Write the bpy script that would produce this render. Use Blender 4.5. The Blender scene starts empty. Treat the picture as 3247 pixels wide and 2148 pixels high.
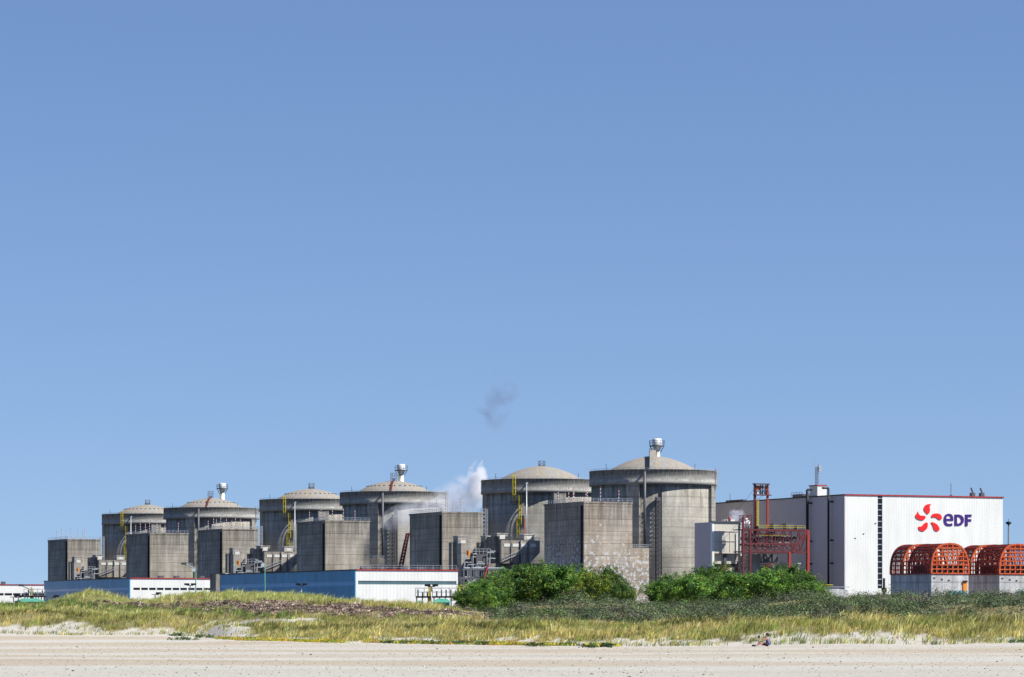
import bpy, bmesh, math, random
import numpy as np
from mathutils import Vector
from mathutils.geometry import tessellate_polygon

# ------------------------------------------------------------------ camera, sky, sun, exposure
F = 10540.0; YH = 1955.0; CX = 1623.5; CZ = 4.0        # focal length (px of the photograph), eye-level row, centre column, eye height
scene = bpy.context.scene
col = scene.collection
cam_d = bpy.data.cameras.new("camera"); cam = bpy.data.objects.new("camera", cam_d); col.objects.link(cam)
cam.location = (0, 0, CZ); cam.rotation_euler = (math.radians(90), 0, 0)
cam_d.sensor_width = 36.0; cam_d.lens = F / 3247.0 * 36.0
cam_d.shift_y = (YH - 1074.0) / 3247.0
cam_d.clip_start = 1.0; cam_d.clip_end = 20000.0
scene.camera = cam

SUN_AZ = math.radians(71)      # to the right of the direction that points back at the camera
SUN_EL = math.radians(47)
sdir = Vector((math.sin(SUN_AZ) * math.cos(SUN_EL), -math.cos(SUN_AZ) * math.cos(SUN_EL), math.sin(SUN_EL)))
world = bpy.data.worlds.new("World"); scene.world = world; world.use_nodes = True
wt = world.node_tree; wt.nodes.clear()
sky = wt.nodes.new('ShaderNodeTexSky'); sky.sky_type = 'NISHITA'; sky.sun_disc = False
sky.sun_elevation = SUN_EL; sky.sun_rotation = math.atan2(sdir.x, sdir.y)
sky.air_density = 1.0; sky.dust_density = 0.0; sky.ozone_density = 6.0; sky.altitude = 0
tc = wt.nodes.new('ShaderNodeTexCoord')
mp = wt.nodes.new('ShaderNodeMapping'); mp.vector_type = 'POINT'
mp.inputs['Location'].default_value = (0, 0, 0.09); mp.inputs['Scale'].default_value = (1, 1, 0.95)
tint = wt.nodes.new('ShaderNodeMix'); tint.data_type = 'RGBA'; tint.blend_type = 'MULTIPLY'
tint.inputs[0].default_value = 1.0; tint.inputs[7].default_value = (1.03, 0.97, 1.03, 1)
bg = wt.nodes.new('ShaderNodeBackground'); bg.inputs['Strength'].default_value = 0.084
wo = wt.nodes.new('ShaderNodeOutputWorld')
wt.links.new(tc.outputs['Generated'], mp.inputs['Vector']); wt.links.new(mp.outputs[0], sky.inputs['Vector'])
wt.links.new(sky.outputs[0], tint.inputs[6]); wt.links.new(tint.outputs[2], bg.inputs['Color'])
wt.links.new(bg.outputs[0], wo.inputs['Surface'])

sun_d = bpy.data.lights.new("sun", 'SUN'); sun_d.energy = 5.0; sun_d.angle = math.radians(0.5); sun_d.color = (1.0, 0.955, 0.88)
sun = bpy.data.objects.new("sun", sun_d); col.objects.link(sun)
sun.rotation_euler = (-sdir).to_track_quat('-Z', 'Y').to_euler(); sun.location = (200, 200, 300)
scene.view_settings.view_transform = 'Standard'; scene.view_settings.look = 'None'
scene.view_settings.gamma = 1.0; scene.view_settings.exposure = 0.52
scene.cycles.max_bounces = 6; scene.cycles.volume_bounces = 4; scene.cycles.transparent_max_bounces = 8
scene.cycles.volume_step_rate = 2.0

random.seed(7); rng = np.random.default_rng(11)

# ------------------------------------------------------------------ site frame
CU, SU = 0.9126, 0.4090
RZ = math.atan2(SU, CU)
def kx(px): return (px - CX) / F
def zz(py, Y): return CZ + (YH - py) / F * Y
class Fr:
    """A plot on the site grid: a runs along the sunlit fronts, b runs away along the row of reactors."""
    def __init__(s, px, Y): s.ox, s.oy = kx(px) * Y, Y
    def a(s, px, b=0.0):
        k = kx(px); return (k * (s.oy + CU * b) - (s.ox - SU * b)) / (CU - SU * k)
    def b(s, px, a=0.0):
        k = kx(px); return ((s.ox + CU * a) - k * (s.oy + SU * a)) / (SU + CU * k)
    def Y(s, a=0.0, b=0.0): return s.oy + CU * b + SU * a
    def z(s, py, a=0.0, b=0.0): return zz(py, s.Y(a, b))
    def at(s, a, b):
        f = Fr(0, 1); f.ox = s.ox + CU * a - SU * b; f.oy = s.oy + SU * a + CU * b; return f

# ------------------------------------------------------------------ helpers: meshes
class MB:
    def __init__(s): s.v = []; s.f = []; s.sm = []
    def add(s, vs, fs, smooth=False):
        o = len(s.v); s.v += [tuple(p) for p in vs]
        s.f += [tuple(i + o for i in f) for f in fs]; s.sm += [smooth] * len(fs)
        return s
    def box(s, x0, x1, y0, y1, z0, z1):
        if x0 > x1: x0, x1 = x1, x0
        if y0 > y1: y0, y1 = y1, y0
        if z0 > z1: z0, z1 = z1, z0
        vs = [(x0,y0,z0),(x1,y0,z0),(x1,y1,z0),(x0,y1,z0),(x0,y0,z1),(x1,y0,z1),(x1,y1,z1),(x0,y1,z1)]
        return s.add(vs, [(0,3,2,1),(4,5,6,7),(0,1,5,4),(1,2,6,5),(2,3,7,6),(3,0,4,7)])
    def rings(s, rings, smooth=True, cap0=True, cap1=True):
        n = len(rings[0]); vs = [p for r in rings for p in r]; fs = []
        for i in range(len(rings) - 1):
            for j in range(n):
                k = (j + 1) % n; fs.append((i*n+j, i*n+k, (i+1)*n+k, (i+1)*n+j))
        o = len(s.v); s.add(vs, fs, smooth)
        if cap0: s.f.append(tuple(o + j for j in range(n - 1, -1, -1))); s.sm.append(False)
        if cap1: s.f.append(tuple(o + (len(rings)-1)*n + j for j in range(n))); s.sm.append(False)
        return s
    def lathe(s, cx, cy, prof, n=48, smooth=True, cap0=True, cap1=True):
        rs = [[(cx + r*math.cos(2*math.pi*j/n), cy + r*math.sin(2*math.pi*j/n), z) for j in range(n)] for r, z in prof]
        return s.rings(rs, smooth, cap0, cap1)
    def cyl(s, cx, cy, z0, z1, r, n=12, r2=None): return s.lathe(cx, cy, [(r, z0), (r if r2 is None else r2, z1)], n)
    def tube(s, p, q, r, n=6, r2=None):
        p = Vector(p); q = Vector(q); d = (q - p).normalized()
        t = Vector((0,0,1)) if abs(d.z) < .9 else Vector((1,0,0))
        e = d.cross(t).normalized(); g = d.cross(e)
        rs = []
        for c, rr in ((p, r), (q, r if r2 is None else r2)):
            rs.append([tuple(c + (e*math.cos(2*math.pi*(j+.5)/n) + g*math.sin(2*math.pi*(j+.5)/n))*rr) for j in range(n)])
        return s.rings(rs, n > 6)
    def bar(s, p, q, w): return s.tube(p, q, w * .707, 4)
    def prism(s, loops, y0, y1):
        """loops of (x, z) (first is the outline, others holes) extruded from y0 to y1"""
        flat = [p for l in loops for p in l]; n = len(flat)
        tri = tessellate_polygon([[Vector((p[0], p[1], 0)) for p in l] for l in loops])
        vs = [(p[0], y0, p[1]) for p in flat] + [(p[0], y1, p[1]) for p in flat]
        fs = []
        for t in tri:
            a, b, c = t
            ar = (flat[b][0]-flat[a][0])*(flat[c][1]-flat[a][1]) - (flat[b][1]-flat[a][1])*(flat[c][0]-flat[a][0])
            t = (a, b, c) if ar > 0 else (a, c, b)
            fs.append(t); fs.append(tuple(i + n for i in reversed(t)))
        o = 0
        for l in loops:
            m = len(l)
            for j in range(m): k = (j+1) % m; fs.append((o+j, o+k, o+k+n, o+j+n))
            o += m
        return s.add(vs, fs)
    def build(s, name, mat, parent=None):
        me = bpy.data.meshes.new(name); me.from_pydata(s.v, [], s.f)
        me.polygons.foreach_set('use_smooth', s.sm); me.materials.append(mat)
        bm = bmesh.new(); bm.from_mesh(me); bmesh.ops.recalc_face_normals(bm, faces=bm.faces); bm.to_mesh(me); bm.free()
        me.update()
        o = bpy.data.objects.new(name, me); col.objects.link(o)
        if parent is not None: o.parent = parent
        return o
def rail(m, pts, z, h=1.1, step=2.0, w=.09):
    for i in range(len(pts) - 1):
        p, q = Vector((*pts[i], z)), Vector((*pts[i+1], z)); n = max(1, int((q-p).length / step))
        for hh in (h, h*.5): m.bar(p + Vector((0,0,hh)), q + Vector((0,0,hh)), w)
        for j in range(n + 1):
            c = p.lerp(q, j/n); m.bar(c, c + Vector((0,0,h)), w)
    return m
def lattice(m, p, q, hw, w=.12, step=1.5, rect=None):
    """vertical four-post lattice from z p[2] to q"""
    x, y, z0 = p; hx, hy = rect or (hw, hw)
    cs = [(x-hx,y-hy),(x+hx,y-hy),(x+hx,y+hy),(x-hx,y+hy)]
    for c in cs: m.bar((*c, z0), (*c, q), w)
    n = max(1, int((q - z0)/step))
    for i in range(n):
        za, zb = z0 + (q-z0)*i/n, z0 + (q-z0)*(i+1)/n
        for j in range(4):
            c, d = cs[j], cs[(j+1) % 4]
            m.bar((*c, zb), (*d, zb), w*.8); m.bar((*c, za), (*d, zb), w*.6)
    return m
def tag(o, label=None, cat=None, group=None, kind=None):
    if label: o['label'] = label
    if cat: o['category'] = cat
    if group: o['group'] = group
    if kind: o['kind'] = kind
    return o
def thing(name, label, cat, fr, group=None, z=0.0, rz=RZ):
    o = bpy.data.objects.new(name, None); col.objects.link(o); o.empty_display_size = 2
    o.location = (fr.ox, fr.oy, z); o.rotation_euler = (0, 0, rz)
    return tag(o, label, cat, group)
def copy_tree(o, parent=None):
    c = o.copy(); col.objects.link(c); c.parent = parent
    for ch in list(o.children): copy_tree(ch, c)
    return c
def fast_mesh(name, verts, faces, mat, cols=None, smooth=False, n=None):
    """numpy arrays to one object; faces is (m, k)"""
    me = bpy.data.meshes.new(name); nv = len(verts); nf, k = faces.shape
    me.vertices.add(nv); me.vertices.foreach_set('co', verts.astype(np.float32).ravel())
    me.loops.add(nf*k); me.loops.foreach_set('vertex_index', faces.astype(np.int32).ravel())
    me.polygons.add(nf); me.polygons.foreach_set('loop_start', (np.arange(nf)*k).astype(np.int32))
    me.polygons.foreach_set('loop_total', np.full(nf, k, np.int32))
    me.polygons.foreach_set('use_smooth', np.full(nf, smooth))
    me.update(calc_edges=True)
    if cols is not None:
        at = me.color_attributes.new('Col', 'FLOAT_COLOR', 'POINT')
        c4 = np.ones((nv, 4), np.float32); c4[:, :3] = cols; at.data.foreach_set('color', c4.ravel())
    me.materials.append(mat)
    return me
def link(name, me, parent=None):
    o = bpy.data.objects.new(name, me); col.objects.link(o)
    if parent is not None: o.parent = parent
    return o

# ------------------------------------------------------------------ helpers: materials
class N:
    def __init__(s, name):
        s.m = bpy.data.materials.new(name); s.m.use_nodes = True; s.t = s.m.node_tree; s.t.nodes.clear()
        s.out = s.new('ShaderNodeOutputMaterial'); s.co = s.new('ShaderNodeTexCoord').outputs['Object']
        sp = s.new('ShaderNodeSeparateXYZ'); s.t.links.new(s.co, sp.inputs[0]); s.x, s.y, s.z = sp.outputs
    def new(s, k): return s.t.nodes.new(k)
    def set(s, inp, v):
        if hasattr(v, 'is_output') or isinstance(v, bpy.types.NodeSocket): s.t.links.new(v, inp)
        else: inp.default_value = v
    def math(s, op, a, b=0.0, c=0.0, clamp=False):
        n = s.new('ShaderNodeMath'); n.operation = op; n.use_clamp = clamp
        for i, v in enumerate((a, b, c)): s.set(n.inputs[i], v)
        return n.outputs[0]
    def vec(s, x, y, z):
        n = s.new('ShaderNodeCombineXYZ')
        for i, v in enumerate((x, y, z)): s.set(n.inputs[i], v)
        return n.outputs[0]
    def noise(s, scale, detail=3.0, vec=None, rough=.55):
        n = s.new('ShaderNodeTexNoise'); s.set(n.inputs['Vector'], vec or s.co)
        n.inputs['Scale'].default_value = scale; n.inputs['Detail'].default_value = detail; n.inputs['Roughness'].default_value = rough
        return n.outputs['Fac']
    def ramp(s, v, lo, hi, o0=0.0, o1=1.0):
        n = s.new('ShaderNodeMapRange'); s.set(n.inputs[0], v); n.clamp = True
        for i, q in enumerate((lo, hi, o0, o1)): n.inputs[i+1].default_value = q
        return n.outputs[0]
    def mix(s, f, a, b, mode='MIX'):
        n = s.new('ShaderNodeMix'); n.data_type = 'RGBA'; n.blend_type = mode; s.set(n.inputs[0], f)
        for i, v in ((6, a), (7, b)): s.set(n.inputs[i], (*v, 1) if isinstance(v, tuple) and len(v) == 3 else v)
        return n.outputs[2]
    def scale(s, c, f):
        n = s.new('ShaderNodeVectorMath'); n.operation = 'SCALE'; s.set(n.inputs[0], c); s.set(n.inputs['Scale'], f); return n.outputs[0]
    def line(s, v, period, w):
        """1 on a thin joint every period"""
        f = s.math('FRACT', s.math('DIVIDE', v, period)); return s.math('LESS_THAN', f, w / period)
    def bsdf(s, colr, rough=.8, metal=0.0, bump=None, bd=.05, spec=None):
        b = s.new('ShaderNodeBsdfPrincipled'); s.set(b.inputs['Base Color'], (*colr, 1) if isinstance(colr, tuple) else colr)
        s.set(b.inputs['Roughness'], rough); b.inputs['Metallic'].default_value = metal
        if spec is not None: b.inputs['Specular IOR Level'].default_value = spec
        if bump is not None:
            n = s.new('ShaderNodeBump'); s.set(n.inputs['Height'], bump); n.inputs['Distance'].default_value = bd
            s.t.links.new(n.outputs[0], b.inputs['Normal'])
        s.t.links.new(b.outputs[0], s.out.inputs['Surface']); return s.m

def m_concrete(name, base, lift=3.7, vert=1.85, blotch=.25, streak=.35, seam=.35, flake=0.0, warm=(1.0,.95,.88), flakecol=(.50,.53,.56), topz=None):
    n = N(name)
    h = n.math('ADD', n.x, n.y)
    big = n.ramp(n.noise(.09, 4), .3, .7, 1 - blotch, 1 + blotch)
    fine = n.ramp(n.noise(1.4, 4, rough=.75), .3, .7, .86, 1.13)
    st = n.noise(1.0, 4, n.vec(n.math('MULTIPLY', h, .45), n.math('MULTIPLY', h, .3), n.math('MULTIPLY', n.z, .05)), .65)
    st = n.ramp(st, .35, .62, 1 - streak, 1.08)
    lay = n.noise(1.0, 2, n.vec(n.math('MULTIPLY', h, .02), 0.0, n.math('MULTIPLY', n.z, .9)))
    lay = n.ramp(lay, .3, .7, .86, 1.14)
    f = n.math('MULTIPLY', n.math('MULTIPLY', big, fine), n.math('MULTIPLY', st, lay))
    j = n.line(n.z, lift, .22)
    if vert: j = n.math('MAXIMUM', j, n.math('MULTIPLY', n.line(h, vert, .16), .6))
    f = n.math('MULTIPLY', f, n.math('SUBTRACT', 1.0, n.math('MULTIPLY', j, seam)))
    c = n.mix(n.ramp(n.noise(.06, 3, n.vec(n.x, n.y, n.math('ADD', n.z, 40.0))), .35, .65), base, tuple(b*w for b, w in zip(base, warm)))
    c = n.scale(c, f)
    if topz:                                   # soot and run-off washed down from the top edge
        dr = n.noise(1.0, 4, n.vec(n.math('MULTIPLY', h, 1.0), n.math('MULTIPLY', n.x, .4), n.math('MULTIPLY', n.z, .06)), .75)
        dm = n.math('MULTIPLY', n.ramp(dr, .40, .60), n.ramp(n.z, topz - 13, topz - .5))
        c = n.mix(n.math('MULTIPLY', dm, .62), c, (.075,.068,.058))
    pr = n.noise(1.0, 2, n.vec(n.math('MULTIPLY', n.math('FLOOR', n.math('DIVIDE', h, 3.7)), 3.1), 0.0, n.math('MULTIPLY', n.math('FLOOR', n.math('DIVIDE', n.z, lift)), 5.7)))
    c = n.scale(c, n.ramp(pr, .3, .7, .88, 1.12))
    # pale lime blooms and repairs
    pat = n.noise(.95, 4, rough=.75); zone = n.noise(.07, 2, n.vec(n.x, n.y, n.math('ADD', n.z, 11.0)))
    th = n.ramp(zone, .38, .60, .80 - flake*.14, .66 - flake*.11)
    if flake > .9:                             # peeling coat, worst low on the wall
        pat = n.noise(.8, 3, rough=.65); th = n.ramp(n.math('ADD', n.z, n.math('MULTIPLY', zone, 14.0)), 27.0, 44.0, .53, .68)
        flakecol = (.58, .62, .66)
    pm = n.ramp(n.math('SUBTRACT', pat, th), 0.0, .03)
    c = n.mix(n.math('MULTIPLY', pm, .75), c, flakecol)
    return n.bsdf(c, .9, bump=n.math('ADD', n.noise(2.0, 4), n.math('MULTIPLY', j, -.5)), bd=.06, spec=.2)
def m_collar(name, base):
    """weathered ring beam: dark run-off from the top edge, pale lower band"""
    n = N(name)
    ang = n.math('ARCTAN2', n.y, n.x)
    st = n.noise(1.0, 4, n.vec(n.math('MULTIPLY', ang, 60.0), 0.0, n.math('MULTIPLY', n.z, .25)), .7)
    top = n.ramp(n.z, 46.0, 50.3)
    run = n.math('MULTIPLY', n.ramp(st, .38, .58), n.ramp(top, .25, .75))
    lay = n.ramp(n.noise(1.0, 3, n.vec(n.math('MULTIPLY', ang, 2.0), 0.0, n.math('MULTIPLY', n.z, 2.2))), .3, .7, .7, 1.25)
    c = n.scale((*base,), n.math('MULTIPLY', lay, n.ramp(n.noise(.5, 5), .3, .7, .85, 1.15)))
    c = n.mix(n.math('MULTIPLY', run, .8), c, (.06, .055, .045))
    pale = n.math('MULTIPLY', n.ramp(n.math('ABSOLUTE', n.math('SUBTRACT', n.z, 46.9)), .1, .5, 1, 0), n.ramp(n.noise(1.1, 4), .45, .6))
    c = n.mix(n.math('MULTIPLY', pale, .5), c, (.5, .49, .45))
    return n.bsdf(c, .92, bump=st, bd=.08, spec=.2)
def m_dome(name, base):
    n = N(name); ang = n.math('ARCTAN2', n.y, n.x)
    st = n.ramp(n.noise(1.0, 4, n.vec(n.math('MULTIPLY', ang, 18.0), 0.0, n.math('MULTIPLY', n.z, .6)), .7), .3, .7, .75, 1.15)
    fine = n.ramp(n.noise(1.2, 4, rough=.75), .3, .7, .85, 1.12)
    c = n.mix(n.ramp(n.noise(.25, 4), .4, .6), base, (base[0]*1.05, base[1]*.95, base[2]*.84))
    lich = n.math('MULTIPLY', n.ramp(n.z, 51.5, 47.5), n.ramp(n.noise(.8, 4), .4, .6))
    c = n.mix(n.math('MULTIPLY', lich, .22), c, (.25, .20, .09))
    return n.bsdf(n.scale(c, n.math('MULTIPLY', st, fine)), .9, spec=.2)
def m_clad(name, base, period=.9, var=.06, dirt=.12, rough=.5, ribs=True):
    n = N(name); h = n.math('ADD', n.x, n.y)
    pan = n.ramp(n.noise(1.0, 2, n.vec(n.math('MULTIPLY', n.math('FLOOR', n.math('DIVIDE', h, 3.0)), 7.3), 0.0, 0.0)), .3, .7, 1 - var, 1 + var)
    d = n.ramp(n.noise(1.0, 4, n.vec(n.math('MULTIPLY', h, .35), 0.0, n.math('MULTIPLY', n.z, .07))), .35, .6, 1 - dirt, 1.0)
    g = n.ramp(n.noise(1.6, 3, rough=.8), .3, .7, .94, 1.05)
    c = n.scale((*base,), n.math('MULTIPLY', n.math('MULTIPLY', pan, d), g))
    s_ = n.math('SINE', n.math('MULTIPLY', h, 2*math.pi/period))
    return n.bsdf(c, rough, bump=s_ if ribs else None, bd=.008, spec=.3)
def m_paint(name, base, rough=.5, metal=0.0, wear=.25, rust=None):
    n = N(name)
    f = n.ramp(n.noise(1.7, 4, rough=.7), .3, .7, 1 - wear, 1 + wear*.6)
    c = n.scale((*base,), f)
    if rust: c = n.mix(n.ramp(n.noise(1.1, 5), .5, .66), c, rust)
    return n.bsdf(c, rough, metal, spec=.3)
def m_leaf(name, trans=.3, var=.25):
    n = N(name)
    at = n.new('ShaderNodeAttribute'); at.attribute_name = 'Col'
    c = n.scale(at.outputs['Color'], n.ramp(n.noise(.9, 3), .3, .7, 1 - var, 1 + var))
    d = n.new('ShaderNodeBsdfPrincipled'); n.set(d.inputs['Base Color'], c); d.inputs['Roughness'].default_value = .55
    d.inputs['Specular IOR Level'].default_value = .25
    t = n.new('ShaderNodeBsdfTranslucent'); n.set(t.inputs['Color'], c)
    x = n.new('ShaderNodeMixShader'); x.inputs[0].default_value = trans
    n.t.links.new(d.outputs[0], x.inputs[1]); n.t.links.new(t.outputs[0], x.inputs[2]); n.t.links.new(x.outputs[0], n.out.inputs['Surface'])
    return n.m
def lin(r, g, b):
    return tuple(((c/255)/12.92 if c/255 <= .04045 else ((c/255+.055)/1.055)**2.4) for c in (r, g, b))

M = dict(
    cyl = m_concrete('containment_concrete', (.33,.322,.292), lift=3.2, vert=0, blotch=.2, streak=.14, seam=.2, topz=45),
    collar = m_collar('collar_concrete', (.26,.255,.235)),
    dome = m_dome('dome_concrete', (.30,.29,.265)),
    block = m_concrete('block_concrete', (.37,.345,.295), lift=3.7, vert=3.4, flake=.3, streak=.3, seam=.35, topz=38),
    block_pale = m_concrete('flaking_concrete', (.40,.355,.30), lift=3.7, vert=3.7, flake=1.0, warm=(1.0,.90,.80), streak=.22, seam=.32, topz=38),
    aux = m_concrete('stained_concrete', (.33,.31,.28), lift=8, vert=2.9, streak=.5, blotch=.2),
    aux_pale = m_concrete('pale_concrete', (.42,.40,.36), lift=4, vert=0, streak=.35, blotch=.2),
    grey_conc = m_concrete('grey_concrete', (.55,.56,.57), lift=3.1, vert=0, streak=.4, blotch=.15, seam=.25),
    white = m_clad('white_cladding', (.79,.79,.74), var=.03, dirt=.09),
    cream = m_clad('cream_cladding', (.62,.59,.50), period=1.2),
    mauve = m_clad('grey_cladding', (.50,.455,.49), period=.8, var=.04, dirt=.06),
    mauve2 = m_clad('dark_grey_cladding', (.45,.41,.44), period=.8, var=.04, dirt=.06),
    blue = m_clad('blue_cladding', (.045,.30,.50), period=.7, var=.16, dirt=.2, rough=.4),
    blue_band = m_clad('bright_blue_band', (.05,.33,.62), period=1.5, var=.1, rough=.25, ribs=False),
    teal = m_clad('teal_glazing', (.10,.17,.19), period=1.2, var=.15, rough=.2, ribs=False),
    glass = m_clad('dark_glazing', (.018,.022,.035), period=1.2, var=.3, rough=.25, ribs=False),
    panel = m_paint('white_panel', (.66,.66,.62), wear=.15),
    red = m_paint('red_trim', (.42,.04,.03), rust=(.25,.03,.03)),
    logo_red = m_paint('emblem_red', (.80,.022,.02), .4, wear=.05),
    logo_blue = m_paint('lettering_blue', (.058,.018,.19), .4, wear=.05),
    redsteel = m_paint('dark_and_shaded_red_steel', (.15,.032,.035), rust=(.09,.028,.022)),  # dark red; on the truss the darkness stands for shade
    redbright = m_paint('red_steel', (.36,.05,.04), rust=(.3,.06,.04)),
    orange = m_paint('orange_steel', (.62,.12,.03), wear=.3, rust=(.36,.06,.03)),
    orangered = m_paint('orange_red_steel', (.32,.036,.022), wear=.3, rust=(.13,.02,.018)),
    door_orange = m_paint('orange_door_paint', (.85,.26,.02), wear=.1),
    yellow = m_paint('yellow_paint', (.62,.50,.03), wear=.2),
    black = m_paint('black_steel', (.018,.018,.022), wear=.3),
    steel = m_paint('galvanised_steel', (.42,.45,.48), .4, .3),
    dsteel = m_paint('dull_steel', (.12,.12,.13), .5, .2),
    green = m_paint('green_pole_paint', (.05,.24,.15)),
    greenroof = m_paint('green_roof_paint', (.10,.36,.25), rust=(.05,.28,.2)),
    teald = m_paint('teal_paint', (.02,.20,.26)),
    stackw = m_paint('white_steel', (.75,.76,.76), .4),
    leaf = m_leaf('leaves'), grass = m_leaf('grass_blades', .35, .2), scrub = m_leaf('scrub_leaves', .15),
    bark = m_paint('bark', (.12,.10,.08), .9, wear=.4),
    skin = m_paint('skin', (.62,.34,.26), .5, wear=.05), hair = m_paint('dark_hair', (.015,.010,.009), .6),
    shirt = m_paint('blue_vest_cloth', (.05,.12,.33), .8), shorts = m_paint('dark_shorts_cloth', (.035,.012,.015), .8),
    shoe = m_paint('dark_shoe', (.02,.02,.028), .6),
)

# ------------------------------------------------------------------ ground: one sheet from behind the camera to the horizon
def ip(px, tab): return np.interp(px, [t[0] for t in tab], [t[1] for t in tab])
TOE_Y = [(-800,306),(0,300),(500,296),(640,290),(720,270),(900,252),(1500,241),(2400,228),(2800,225),(3247,222),(4000,218)]
TOE_P = [(-800,2012),(0,2012),(300,2014),(500,2012),(640,2020),(760,2030),(1000,2036),(1600,2045),(2000,2050),(2400,2046),(2700,2040),(2950,2044),(3247,2036),(4000,2036)]
C1_P = [(-800,1962),(0,1966),(250,1956),(500,1962),(700,1975),(800,1998),(1000,1996),(1300,1994),(1600,1988),(2000,1990),(2400,1982),(2700,1972),(3000,1960),(3247,1968),(4000,1972)]
C2_P = [(-800,1942),(0,1940),(250,1925),(600,1930),(900,1950),(1200,1948),(1450,1958),(1600,1962),(2000,1958),(2400,1950),(2700,1938),(3000,1930),(3247,1932),(4000,1930)]
C3_P = [(-800,1928),(0,1928),(130,1925),(190,1912),(240,1898),(285,1887),(330,1897),(400,1910),(480,1910),(540,1903),(620,1895),(720,1889),(850,1891),(1000,1892),(1060,1902),(1130,1906),(1250,1922),(1350,1935),(1450,1952),(1540,1966),(1600,1966),(1700,1945),(1850,1926),(1950,1925),(2060,1938),(2150,1940),(2300,1930),(2450,1915),(2600,1903),(2690,1912),(2800,1900),(2960,1912),(3060,1902),(3130,1902),(3200,1890),(3247,1888),(3600,1890),(4000,1895)]
rs_ = np.random.RandomState(5)
_waves = [(rs_.uniform(.06,.5), rs_.uniform(.05,.35), rs_.uniform(0,6.28), rs_.uniform(.3,1)) for _ in range(22)]
def hummock(X, Y):
    h = 0
    for fx, fy, ph, am in _waves: h = h + am*np.sin(fx*X + fy*Y*rs_sign(ph) + ph)/(1 + 6*fx)
    return h * .30
def rs_sign(ph): return 1 if ph > 3.14 else -1
def ground_z(X, Y):
    X = np.asarray(X, float); Y = np.asarray(Y, float)
    px = np.clip(CX + F * X / np.maximum(Y, 30.0), -800, 4000)
    ty = ip(px, TOE_Y); z0 = 2.0
    d = [ty - 40, ty, ty + 16, ty + 23, ty + 44, ty*0 + 345, ty*0 + 352, ty*0 + 385, ty*0 + 470, ty*0 + 600]
    zt = CZ + (YH - ip(px, TOE_P))/F*d[1]; z1 = CZ + (YH - ip(px, C1_P))/F*d[2]
    z2 = CZ + (YH - ip(px, C2_P))/F*d[3]; z3 = CZ + (YH - ip(px, C3_P))/F*d[4]
    zs = [z0 + 0*zt, zt, z1, z1 - .25, z2, z3, z3 - .02, z3*0 + 4.0, z3*0 + 3.6, z3*0]
    out = np.where(Y < d[0], z0, 0.0)
    for i in range(len(d) - 1):
        t = np.clip((Y - d[i]) / (d[i+1] - d[i]), 0, 1); tt = t if i in (1, 2) else t*t*(3-2*t)
        out = np.where((Y >= d[i]) & (Y < d[i+1]), zs[i]*(1-tt) + zs[i+1]*tt, out)
    hm = np.clip((Y - ty)/8, 0, 1) * np.clip((520 - Y)/60, 0, 1)
    return out + hm * hummock(X, Y) + np.clip((ty + 2 - Y)/10, 0, 1)*.03*np.sin(X*.25 + Y*.13)*np.clip(Y/60 - 1, 0, 1)
def mat_ground():
    n = N('sand_and_dune_soil')
    sx, sy = n.x, n.y
    band = n.noise(1.0, 3, n.vec(n.math('MULTIPLY', sx, .008), n.math('MULTIPLY', n.math('ADD', sy, n.math('MULTIPLY', sx, .05)), .06), 0.0), .5)
    band2 = n.noise(1.0, 4, n.vec(n.math('MULTIPLY', sx, .03), n.math('MULTIPLY', sy, .16), 3.0), .75)
    fine = n.noise(3.5, 5, rough=.85)
    c = n.mix(n.ramp(band, .42, .58), (.50,.425,.32), (.58,.56,.495))
    c = n.mix(n.ramp(band2, .50, .78, 0, .45), c, (.47,.385,.30))
    c = n.mix(n.ramp(n.noise(.35, 5, n.vec(n.math('MULTIPLY', sx, .5), sy, 0.0), .8), .55, .75, 0, .5), c, (.36,.31,.24))
    c = n.mix(n.ramp(sy, 150, 120, 0, .55), c, (.555,.55,.485))
    c = n.scale(c, n.ramp(fine, .25, .75, .74, 1.22))
    dots = n.ramp(n.noise(5.0, 2, n.vec(n.math('MULTIPLY', sx, 1.0), n.math('MULTIPLY', sy, .22), 0.0)), .71, .75)
    c = n.mix(n.math('MULTIPLY', dots, .7), c, (.16,.13,.09))
    # dry wind-blown sand of the upper beach and dune, then humus under the grass
    at = n.new('ShaderNodeAttribute'); at.attribute_name = 'Col'
    spl = n.new('ShaderNodeSeparateColor'); n.t.links.new(at.outputs['Color'], spl.inputs[0])
    c = n.mix(spl.outputs[0], c, n.scale((.58,.545,.47), n.ramp(fine, .3, .7, .8, 1.15)))
    soil = n.mix(n.ramp(n.noise(.5, 4), .35, .65), (.20,.17,.075), (.30,.26,.13))
    soil = n.mix(n.ramp(sy, 470, 560), soil, (.075,.078,.085))
    c = n.mix(spl.outputs[1], c, soil)
    return n.bsdf(c, .95, bump=n.math('ADD', fine, n.noise(.8, 4)), bd=.15, spec=.1)
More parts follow.
